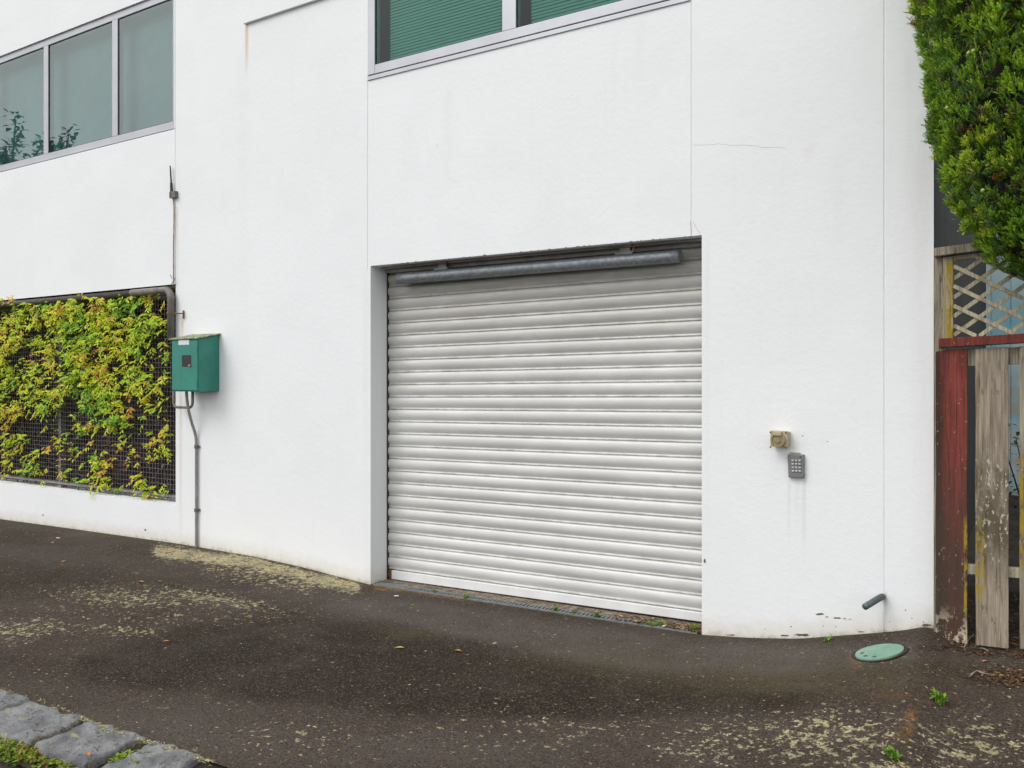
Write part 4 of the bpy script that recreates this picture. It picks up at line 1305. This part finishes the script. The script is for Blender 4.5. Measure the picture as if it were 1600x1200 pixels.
def cluster(p, col, n, size):
    # a short drooping sprig with leaves in alternate pairs
    d = Vector((random.gauss(0, .8), -random.uniform(.2, .9), random.gauss(-.1, .7))).normalized()
    L = size * random.uniform(1.0, 2.0)
    q = Vector(p)
    for k in range(n):
        t = k / max(n - 1, 1)
        c = q + d * (L * t) + Vector((0, 0, -.35 * L * t * t))
        sd = d.cross(Vector((0, -.3, 1))).normalized() * (1 if k % 2 else -1)
        ld = (sd * random.uniform(.5, 1.1) + d * random.uniform(.3, 1.0) + Vector((0, -.15, random.uniform(-.7, .1))))
        sc_ = size * random.uniform(.7, 1.25) * (1.1 - .3 * t)
        leaf_blade(m, c, ld, Vector((random.gauss(0, .3), -1, .5)), sc_, sc_ * random.uniform(.34, .48), jit(col, .20), random.uniform(.1, .5), .3)
tries = 0; placed = 0
while placed < 2300 and tries < 150000:
    tries += 1
    px, py = random.uniform(-30, 268), random.uniform(455, 775)
    if random.random() > vdens(px, py) * (0.45 + .9 * (0.5 + mnoise.noise((px * .035, py * .035, 2)))): continue
    y = ym - random.uniform(.01, .17) * (1 if py < 650 else .6)
    p = P(px, py, y)
    if p.z < VZ0 + .05: continue
    clump = mnoise.noise((px * .02, py * .02, 9)) + random.gauss(0, .28)
    if clump > .30: col = random.choice([(.54, .40, .03), (.56, .34, .035), (.46, .22, .04), (.48, .42, .03)])
    elif clump > -.22: col = random.choice([(.38, .44, .025), (.42, .44, .03), (.30, .40, .025)])
    else: col = random.choice([(.24, .38, .025), (.15, .30, .022), (.11, .23, .02), (.30, .41, .03)])
    cluster(Vector(p), col, random.choice([4, 5, 6, 6, 7]), random.uniform(.031, .058)); placed += 1
    if random.random() < .5:
        st.tube([Vector(p), Vector(p) + Vector((random.gauss(0, .03), .05, random.uniform(-.08, 0))), Vector((p.x + random.gauss(0, .06), ym + .02, p.z - random.uniform(.03, .15)))], .0028, 4, False)
# part of the plant left of the picture
for i in range(220):
    p = Vector((random.uniform(-13, -11.0), ym - random.uniform(.01, .15), random.uniform(VZ0 + .5, VZ1)))
    cluster(p, random.choice(VCl), 5, .07)
m.c = [tuple(min(.85, q * 1.95) for q in c) for c in m.c]
m.build('foliage', M['leaf'], vn, tint=True)
# woody tangle
for i in range(520):
    px = random.uniform(-20, 268); py = random.uniform(500, 770)
    p = Vector(P(px, py, ym + random.uniform(.0, .16))); pts = [p]
    d = Vector((random.gauss(0, .7), random.gauss(0, .15), random.gauss(0, .8))).normalized()
    for k in range(4):
        d = (d + Vector((random.gauss(0, .5), random.gauss(0, .12), random.gauss(-.1, .5)))).normalized()
        q = pts[-1] + d * random.uniform(.05, .13)
        q.z = min(max(q.z, VZ0 + .04), VZ1 - .02); q.x = min(q.x, VX1 - .02); q.y = min(max(q.y, ym + .002), .30)
        pts.append(q)
    st.tube(pts, random.uniform(.0025, .007), 4, False)
M['vinestem'] = simple('vine_stems', (.13, .085, .08), .9, .5, 25)
st.build('stems', M['vinestem'], vn)
# dead leaves caught low behind the mesh
m = MB()
for i in range(2600):
    px = random.uniform(-20, 268); py = random.uniform(500, 775)
    p = Vector(P(px, py, ym + random.uniform(.01, .14)))
    if p.z < VZ0 + .02: continue
    leaf_blade(m, p, rv(), Vector((0, 0, 1)), random.uniform(.03, .06), random.uniform(.012, .025), jit(random.choice([(.12, .075, .075), (.17, .10, .085), (.09, .06, .06), (.24, .16, .13)]), .3))
m.build('dead_leaves', M['litter'], vn, tint=True)

# ------------------------------------------------------------------ fence
FY = -.075     # front face of the planks
fz = gz(X(1520), 0)
fe = empty('wooden_fence', (X(1520), FY, fz), 'weathered wooden fence with lattice top and a red plank', 'fence')
FX0, FX1 = X(1458.5, FY), 2.6
ra, rb = P(1466, 529.5, FY - .02), P(1600, 521.5, FY - .02)
tl = (rb.z - ra.z) / (rb.x - ra.x)
ca, cb_ = P(1459, 388.5, FY - .02), P(1540, 378, FY - .02)
tc = (cb_.z - ca.z) / (cb_.x - ca.x)
W1 = mat_wood('red_plank_wood', (.24, .055, .042), (.125, .030, .024), .9, seed=1, mould=.8, redrot=True, white_lo=fz - .02, yellow=(X(1509, FY), .012, .3, .95))
W2 = mat_wood('grey_plank_wood', (.36, .305, .235), (.17, .14, .105), .9, lich=1.1, seed=5, mould=.9, yellow=(X(1531, FY), .03, .42, .95))
W3 = mat_wood('pale_plank_wood', (.38, .33, .255), (.19, .16, .12), .9, lich=1.0, seed=9, mould=.9, yellow=(X(1598, FY), .03, .6, 1.3))
W4 = mat_wood('mossy_post_wood', (.36, .32, .24), (.13, .11, .09), 1.0, seed=3, mould=1.0)
W5 = mat_wood('red_rail_wood', (.20, .045, .036), (.10, .028, .024), .9, seed=12, mould=.9)
W6 = mat_wood('lattice_wood', (.52, .48, .34), (.26, .22, .16), .8, seed=15, mould=.6)
W7 = mat_wood('stile_wood', (.40, .34, .22), (.25, .21, .10), .6, seed=18, yellow=(X(1486, FY), .028, 1.2, 2.6))
def plank(x0, x1, zb0, zb1, zt0, zt1, y0, y1, mat, label=None, name='plank', lean=0.0):
    m = MB(); n = 16
    rows = []
    for k in range(n + 1):
        t = k / n
        za, zb = zb0 + (zt0 - zb0) * t, zb1 + (zt1 - zb1) * t
        ea = .004 * mnoise.noise((x0 * 9, t * 6, 1)) ; eb = .004 * mnoise.noise((x1 * 9, t * 6, 4)); wv = .004 * mnoise.noise((x0 * 3, t * 2.5, 8))
        rows.append([(x0 + ea + lean * t, y0 + wv, za), (x1 + eb + lean * t, y0 + wv, zb), (x1 + eb + lean * t, y1 + wv, zb), (x0 + ea + lean * t, y1 + wv, za)])
    vs = [p for r_ in rows for p in r_]; fs = [(0, 3, 2, 1), tuple(n * 4 + q for q in (0, 1, 2, 3))]
    for k in range(n):
        for q in range(4):
            q2 = (q + 1) % 4; fs.append((k * 4 + q, k * 4 + q2, (k + 1) * 4 + q2, (k + 1) * 4 + q))
    m.add(vs, fs)
    o = m.build(name, mat, fe, bevel=.003)
    if label: o['label'] = label
    return o
def Zp(px, py, y=FY): return P(px, py, y).z
plank(X(1462, FY), X(1511, FY), Zp(1462, 998), Zp(1511, 1007), Zp(1462, 549), Zp(1511, 545), FY, FY + .022, W1, 'wide plank with faded red paint', lean=.0)
plank(X(1524, FY), X(1576, FY), Zp(1524, 1008), Zp(1576, 1014), Zp(1524, 545), Zp(1576, 542), FY, FY + .022, W2, 'bare grey plank with white and mustard lichen')
x = X(1593, FY); pw_ = X(1576, FY) - X(1524, FY); gp = X(1593, FY) - X(1576, FY)
zb_ = Zp(1593, 1014); zt_ = Zp(1593, 541)
k = 0
while x < FX1:
    dz = gz(x, 0) - gz(X(1593, FY), 0)
    plank(x, x + pw_, zb_ + dz, zb_ + dz + .01, zt_ + tl * (x - X(1593, FY)), zt_ + tl * (x + pw_ - X(1593, FY)), FY, FY + .022, W3 if k == 0 else [W2, W3][k % 2])
    x += pw_ + gp; k += 1
def rail(x0, x1, zc0, slope, h, y0, y1, mat, label=None, name='rail'):
    m = MB(); n = 20; rows = []
    for i in range(n + 1):
        xx = x0 + (x1 - x0) * i / n; z = zc0 + slope * (xx - x0)
        w_ = .003 * mnoise.noise((xx * 6, zc0, 2))
        rows.append([(xx, y0 + w_, z - h / 2), (xx, y1, z - h / 2 + w_), (xx, y1, z + h / 2 + w_), (xx, y0 + w_, z + h / 2)])
    vs = [p for r_ in rows for p in r_]; fs = [(0, 1, 2, 3), tuple(n * 4 + q for q in (3, 2, 1, 0))]
    for k in range(n):
        for q in range(4):
            q2 = (q + 1) % 4; fs.append((k * 4 + q, (k + 1) * 4 + q, (k + 1) * 4 + q2, k * 4 + q2))
    m.add(vs, fs); o = m.build(name, mat, fe, bevel=.003)
    if label: o['label'] = label
px_h = 1300.0
def hpx(px, n, y=FY): return P(px, 500, y).z - P(px, 500 + n, y).z
rail(X(1466.5, FY - .03), FX1, Zp(1466.5, 536, FY - .03), tl, hpx(1500, 14), FY - .03, FY + .06, W5, 'red painted rail under the lattice')
rail(X(1459, FY - .03), FX1, Zp(1459, 394, FY - .03), tc, hpx(1500, 13), FY - .03, FY + .075, W4, 'lichen covered top rail', 'top_rail')
rail(X(1490, FY + .04), FX1, Zp(1490, 405, FY + .04), tc, hpx(1500, 5), FY + .02, FY + .05, W6, name='lattice_frame')
rail(X(1480, FY + .03), FX1, Zp(1480, 561, FY + .03), tl, hpx(1500, 26), FY + .024, FY + .068, W4)
rail(X(1480, FY + .03), FX1, Zp(1505, 889.5, FY + .03), tl * .8, hpx(1500, 15), FY + .024, FY + .068, W6)
# posts
plank(X(1459, FY), X(1473, FY), fz - .1, fz - .1, Zp(1459, 400), Zp(1473, 399), FY + .026, FY + .10, W4, 'grey post blackened by mould', 'post')
plank(X(1473.3, FY), X(1489, FY), Zp(1480, 529), Zp(1480, 529), Zp(1473, 402), Zp(1489, 401), FY + .004, FY + .045, W7, 'narrow stile with yellow lichen', 'stile')
# lattice
def lath(p0, p1, ya, yb_, wd=.0215):
    x_l, x_r = X(1489.5, FY), FX1
    a = P(*p0, FY); b = P(*p1, FY); s = (b.z - a.z) / (b.x - a.x)
    zb0 = Zp(1489, 526); zt0 = Zp(1489, 402)
    def lo(xx): return zb0 + tl * (xx - x_l) - .005
    def hi(xx): return zt0 + tc * (xx - x_l) + .005
    xs_ = np.linspace(x_l, x_r, 900)
    ok = [xx for xx in xs_ if lo(xx) < a.z + s * (xx - a.x) < hi(xx)]
    if len(ok) < 4: return
    xa, xb = ok[0], ok[-1]
    d = Vector((1, 0, s)).normalized(); n = Vector((-d.z, 0, d.x)) * wd / 2
    A = Vector((xa, 0, a.z + s * (xa - a.x))); B = Vector((xb, 0, a.z + s * (xb - a.x)))
    q = [A - n, B - n, B + n, A + n]
    LT.hexa([(p.x, ya, p.z) for p in q], [(p.x, yb_, p.z) for p in q])
LT = MB()
for k in range(-12, 5): lath((1488, 414.7 + 31 * k), (1600, 466.7 + 31 * k), FY + .008, FY + .017)
for k in range(-3, 16): lath((1491, 463.7 + 29.5 * k), (1597, 389 + 29.5 * k), FY + .0175, FY + .026)
LT.build('lattice', W6, fe, bevel=.0015)

# ------------------------------------------------------------------ behind the fence
def mat_mural():
    t = NT('painted_boards')
    n = t.noise(.9, 4, .6, None, .8); n2 = t.noise(1.5, 4, .6, t.map(t.pos, (1, 1, 1), (4, 2, 7)))
    col = t.mix(t.ss(n, .35, .6), (.22, .56, .68), (.58, .74, .76))
    col = t.mix(t.ss(n2, .52, .68), col, (.55, .46, .36))
    return t.done(t.bsdf(col, .7, t.bump(t.noise(20, 3), .1, .01)))
m = MB()
m.box((-2.5, 6.8, -.2), (6.0, 6.9, 4.2))
for i in range(40):
    x = -2.5 + i * .21
    m.box((x, 6.785, -.2), (x + .2, 6.799, 4.19))
gwall = m.build('garden_wall', mat_mural(), origin=(1.5, 6.85, 0))
tag(gwall, 'pale blue painted board wall seen far behind the lattice', 'wall')

def shrub(name, base, h, w, n, cols, label, cat, leaf=.06):
    r_ = empty(name, base, label, cat)
    st = MB(); m = MB()
    for i in range(9):
        d = rv(.5, .95); pts = [Vector(base)]
        for k in range(5):
            pts.append(pts[-1] + Vector((d.x * w * .25, d.y * w * .25, h / 5 * random.uniform(.7, 1.1))))
            for q in range(n // 45):
                p = pts[-1] + Vector((random.gauss(0, w * .2), random.gauss(0, w * .2), random.gauss(0, h * .08)))
                leaf_blade(m, p, rv(-.4, .8), Vector((0, 0, 1)), leaf * random.uniform(.6, 1.2), leaf * .4, jit(random.choice(cols), .3))
        st.tube(pts, [.012, .010, .009, .007, .005, .003], 5)
    m.build('leaves', M['leaf'], r_, tint=True); st.build('stems', M['bark'], r_)
shrub('shrub', (.12, 1.3, .25), 1.0, .5, 700, [(.05, .09, .02), (.08, .10, .03), (.12, .08, .05), (.04, .05, .02)], 'dark shrub in the gap behind the fence planks', 'shrub')

# cypress
tb = Vector((.36, .62, gz(.36, 0)))
cy = empty('cypress_tree', tb, 'dense green cypress with small cones leaning over the fence and wall', 'tree')
ax = CAM + (P(1702, 590, -.25) - CAM) ; axx, axy = ax.x, -.25
Zc_ = (Vector((axx, axy, 0)) - Vector((CAM.x, CAM.y, 0))).dot(FW)
ppm = F / Zc_
prof_px = [(-260, 300), (-120, 288), (0, 262), (60, 252), (120, 250), (190, 246), (240, 226), (290, 215), (330, 196), (370, 178), (400, 156), (425, 118), (445, 70), (458, 15)]
pz = [1.68 + (590 - a) / ppm for a, b in prof_px]; pr_ = [b / ppm for a, b in prof_px]
pz = pz[::-1]; pr_ = pr_[::-1]
ztop = pz[-1] + 1.6
def crad(z):
    z0_ = z
    if z > pz[-1]: return pr_[-1] * max(0, 1 - ((z - pz[-1]) / 1.6) ** 1.5)
    return float(np.interp(z, pz, pr_))
m = MB()
fa = math.atan2(CAM.y - axy, CAM.x - axx)
GC = [(.15, .29, .03), (.22, .40, .035), (.31, .50, .04), (.42, .60, .05), (.14, .28, .06), (.50, .60, .06)]
def plume(p, d, L, col, nb=12):
    d = d.normalized(); s = d.orthogonal().normalized(); w = d.cross(s)
    for k in range(nb):
        t = (k + random.random()) / nb
        c = p + d * (L * t)
        a = random.uniform(0, 6.28); o = s * math.cos(a) + w * math.sin(a)
        bd = (d * random.uniform(.7, 1.2) + o * random.uniform(.4, 1.0)).normalized()
        bl = random.uniform(.009, .017) * (1.1 - .45 * t); bw = random.uniform(.0014, .0025)
        sd = bd.cross(o); sd = sd.normalized() * bw if sd.length > 1e-3 else s * bw
        cc_ = tuple(q * (.8 + .4 * t) for q in col)
        m.add([c - sd, c + sd, c + bd * bl + sd * .35, c + bd * bl - sd * .35], [(0, 1, 2, 3)], cc_)
def tuft(c, out, r, col, n):
    for k in range(n):
        q = rv()
        if q.dot(out) < -.2: q = -q
        d = q * .6 + out * .28 + Vector((0, 0, random.uniform(.5, 1.2)))
        plume(c + q * r * .35, d, r * random.uniform(.7, 1.2), jit(col, .14))
lobes = []
zlo = pz[0] + .06
cnt = 0
while len(lobes) < 230 and cnt < 30000:
    cnt += 1
    z = random.uniform(zlo, pz[-1] + (.25 if cnt % 5 else 1.2))
    a = fa + (random.gauss(0, .95) if random.random() < .8 else random.uniform(-math.pi, math.pi))
    r_ = crad(z)
    if r_ < .1: continue
    rr_ = max(.02, r_ - random.uniform(.13, .21))
    c = Vector((axx + rr_ * math.cos(a), axy + rr_ * math.sin(a), z))
    if any(Vector((c.x - q[0].x, c.y - q[0].y, (c.z - q[0].z) * .62)).length < .138 for q in lobes): continue
    lobes.append((c, a, r_))
for (c, a, r_) in lobes:
    out = Vector((math.cos(a), math.sin(a), 0))
    ls = random.uniform(.075, .115); lh = random.uniform(.17, .27)
    lc = random.choice(GC)
    lit = random.random()
    front = math.cos(a - fa) > -.25
    npl = 32 if front else 8
    for k in range(npl):
        q = rv()
        if q.dot(out) < -.35: q = q - out * (2 * q.dot(out))
        p = c + Vector((q.x * ls, q.y * ls, q.z * lh))
        hor = math.hypot(p.x - axx, p.y - axy)
        lim = crad(p.z) - .085 + .05 * mnoise.noise((p.x * 7, p.y * 7, p.z * 5))
        if hor > lim and hor > 1e-3:
            f_ = max(.01, lim) / hor; p.x = axx + (p.x - axx) * f_; p.y = axy + (p.y - axy) * f_
        if p.z < pz[0] + .03: continue
        col = lc if random.random() < .6 else random.choice(GC)
        u_ = random.random()
        if u_ < .03: col = (.16, .085, .04)
        elif u_ < .045: col = (.30, .13, .03)
        elif u_ < .07: col = (.17, .15, .08)
        od = (q * .8 + out * .4 + Vector((0, 0, .25))).normalized()
        tuft(p, od, random.uniform(.028, .046) * (1 if front else 1.8), col, 11 if front else 8)
for i in range(3000):
    z = random.uniform(pz[0] + .05, pz[-1] + .5); a = fa + random.gauss(0, 1.15); r_ = crad(z) - random.uniform(.10, .15)
    if r_ < .04: continue
    c = Vector((axx + r_ * math.cos(a), axy + r_ * math.sin(a), z))
    k = .55 + .45 * (mnoise.noise((c.x * 5, c.y * 5, c.z * 2.5)) * .5 + .5)
    tuft(c, Vector((math.cos(a), math.sin(a), .2)).normalized(), random.uniform(.03, .05), tuple(q * k for q in random.choice(GC[:5])), 7)
# feathery tips standing out from the left outline
for i in range(90):
    z = random.uniform(2.9, pz[-1]); a = fa + random.uniform(-1.9, -.6)
    r_ = crad(z) - .08
    p = Vector((axx + r_ * .97 * math.cos(a), axy + r_ * .97 * math.sin(a), z))
    plume(p, Vector((math.cos(a) * .35, math.sin(a) * .35, 1)), random.uniform(.06, .13), random.choice(GC), 26)
m.build('crown', M['needle'], cy, tint=True)
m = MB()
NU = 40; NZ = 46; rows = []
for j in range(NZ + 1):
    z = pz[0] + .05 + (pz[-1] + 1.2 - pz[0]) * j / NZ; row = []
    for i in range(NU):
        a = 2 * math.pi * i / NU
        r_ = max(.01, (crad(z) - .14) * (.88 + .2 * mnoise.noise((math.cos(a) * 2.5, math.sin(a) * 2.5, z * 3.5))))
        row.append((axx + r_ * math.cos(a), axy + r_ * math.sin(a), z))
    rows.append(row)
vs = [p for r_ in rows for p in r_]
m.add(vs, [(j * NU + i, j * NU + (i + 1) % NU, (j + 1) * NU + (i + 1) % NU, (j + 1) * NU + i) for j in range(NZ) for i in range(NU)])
m.build('dark_core', M['core'], cy, smooth=True)  # dark shell filling the crown, stands for shade in the gaps
# dead twigs showing in the gaps
m = MB()
for i in range(500):
    z = random.uniform(pz[0] + .1, pz[-1]); a = fa + random.gauss(0, .9); r_ = crad(z) - random.uniform(.14, .22)
    if r_ < .05: continue
    p = Vector((axx + r_ * math.cos(a), axy + r_ * math.sin(a), z)); d = Vector((math.cos(a) * .6 + random.gauss(0, .4), math.sin(a) * .6 + random.gauss(0, .4), random.uniform(-.5, .8))).normalized()
    m.tube([p, p + d * .06, p + d * .11 + rv() * .015], [.004, .003, .0015], 4, False)
m.build('dead_twigs', simple('dead_twigs', (.16, .095, .055), .95, .5, 40), cy)['kind'] = 'stuff'
m = MB(); m.tube([tb - Vector((0, 0, .1)), Vector((tb.x, tb.y, 1.0)), Vector((axx, axy, 2.3)), Vector((axx, axy, ztop - .6))], [.13, .11, .09, .02], 12)
m.build('trunk', M['bark'], cy, smooth=True)
conem = None
M['cone'] = simple('young_cone', (.38, .45, .12), .6, .25, 60)
for i in range(46):
    z = random.uniform(pz[0] + .15, pz[-1] - .2); a = fa + random.gauss(0, .75); r_ = crad(z) - .045
    p = Vector((axx + r_ * math.cos(a), axy + r_ * math.sin(a), z))
    if conem is None:
        mm = MB(); mm.ball((tb.x, tb.y, tb.z), .009, 8, 6); o = mm.build('cone', M['cone'], cy, smooth=True); conem = o
    else:
        o = conem.copy(); COL.objects.link(o); o.parent = cy
    o.location = p - tb

# ------------------------------------------------------------------ trees across the road (seen mirrored in the left window)
def street_tree(base, h, w, label, seed):
    random.seed(seed)
    r_ = empty('street_tree', base, label, 'tree', 'trees across the road mirrored in the window')
    st = MB(); m = MB()
    b = Vector(base)
    st.tube([b - Vector((0, 0, .3)), b + Vector((.1, 0, h * .3)), b + Vector((0, .1, h * .55)), b + Vector((0, 0, h * .9))], [.28, .22, .15, .04], 10)
    for i in range(46):
        t0 = random.uniform(.35, .85); p = b + Vector((0, 0, h * t0))
        d = rv(.15, .9); L = w * random.uniform(.5, 1.0) * (1.15 - t0 * .6)
        tip = p + Vector((d.x * L, d.y * L, d.z * L * .9 + .2 * L))
        st.tube([p, (p + tip) / 2 + rv() * .15, tip], [.07, .04, .015], 5, False)
        for k in range(85):
            f = random.uniform(.35, 1.05)
            q = p + (tip - p) * f + Vector((random.gauss(0, .16), random.gauss(0, .16), random.gauss(0, .18)))
            leaf_blade(m, q, rv(-.5, .9), Vector((0, 0, 1)), random.uniform(.18, .30), random.uniform(.10, .17), jit((.045, .085, .022), .3))
    m.build('crown', M['leaf'], r_, tint=True); st.build('trunk', M['bark'], r_)
def mirror_spot(px, py, Yd):
    """where the ray through a window pixel goes after the glass, at distance Yd in front of the wall"""
    d = ray(px, py); t = (0 - CAM.y) / d.y; hit = CAM + d * t
    k = Yd / d.y
    return Vector((hit.x + d.x * k, -Yd, hit.z + d.z * k))
for i, (px, py, yd, w_, lab) in enumerate(((22, 205, 13, 4.2, 'leafy street tree across the road mirrored in the left window pane'), (82, 212, 12.5, 3.0, 'slim street tree across the road mirrored beside the window mullion'), (-60, 200, 14, 3, 'broad street tree across the road beyond the left picture edge'))):
    s_ = mirror_spot(px, py, yd)
    street_tree((s_.x, s_.y, -.2), s_.z + .2, w_, lab, 40 + i)
random.seed(99)

# ------------------------------------------------------------------ light, world, camera
world = bpy.data.worlds.new('World'); SC.world = world; world.use_nodes = True
wn = world.node_tree; wn.nodes.clear()
sky = wn.nodes.new('ShaderNodeTexSky'); sky.sky_type = 'NISHITA'; sky.sun_disc = False
SUN_EL, SUN_AZ = R(48), R(212)      # azimuth measured clockwise from +Y (north)
sky.sun_elevation = SUN_EL; sky.sun_rotation = SUN_AZ
sky.air_density = 1.0; sky.dust_density = 4.0; sky.ozone_density = 1.0
hsv = wn.nodes.new('ShaderNodeHueSaturation'); hsv.inputs['Saturation'].default_value = .22
tcn = wn.nodes.new('ShaderNodeTexCoord')
nz = wn.nodes.new('ShaderNodeTexNoise'); nz.inputs['Scale'].default_value = 2.6; nz.inputs['Detail'].default_value = 6; nz.inputs['Roughness'].default_value = .6
mr = wn.nodes.new('ShaderNodeMapRange'); mr.inputs[1].default_value = .3; mr.inputs[2].default_value = .7; mr.inputs[3].default_value = .82; mr.inputs[4].default_value = 1.15
mu_ = wn.nodes.new('ShaderNodeMix'); mu_.data_type = 'RGBA'; mu_.blend_type = 'MULTIPLY'; mu_.inputs[0].default_value = 1
bg = wn.nodes.new('ShaderNodeBackground'); bg.inputs['Strength'].default_value = .15
wo = wn.nodes.new('ShaderNodeOutputWorld')
L_ = wn.links.new
L_(sky.outputs[0], hsv.inputs['Color']); L_(tcn.outputs['Generated'], nz.inputs['Vector']); L_(nz.outputs['Fac'], mr.inputs[0])
cloud = wn.nodes.new('ShaderNodeMix'); cloud.data_type = 'RGBA'; cloud.inputs[0].default_value = .72
cloud.inputs[7].default_value = (6.5, 6.45, 6.4, 1)
L_(hsv.outputs[0], cloud.inputs[6]); L_(cloud.outputs[2], mu_.inputs[6]); L_(mr.outputs[0], mu_.inputs[7]); L_(mu_.outputs[2], bg.inputs['Color']); L_(bg.outputs[0], wo.inputs['Surface'])

sl = bpy.data.lights.new('sun', 'SUN'); sl.energy = .8; sl.angle = R(30); sl.color = (1, .97, .92)
so_ = bpy.data.objects.new('sun', sl); COL.objects.link(so_)
sd = Vector((math.sin(SUN_AZ) * math.cos(SUN_EL), math.cos(SUN_AZ) * math.cos(SUN_EL), math.sin(SUN_EL)))
so_.rotation_euler = (-sd).to_track_quat('-Z', 'Y').to_euler(); so_.location = sd * 30

cam = bpy.data.cameras.new('camera'); cam.sensor_width = 36; cam.lens = F / 1600 * 36; cam.shift_y = -(600 - HY) / 1600
cam.clip_end = 2000; cam.clip_start = .05
co = bpy.data.objects.new('camera', cam); COL.objects.link(co)
co.location = CAM; co.rotation_euler = (R(90), 0, PSI)
SC.camera = co
SC.view_settings.view_transform = 'Standard'; SC.view_settings.look = 'None'; SC.view_settings.gamma = 1; SC.view_settings.exposure = 0.51
SC.view_settings.use_curve_mapping = False
SC.cycles.max_bounces = 8; SC.cycles.transparent_max_bounces = 12
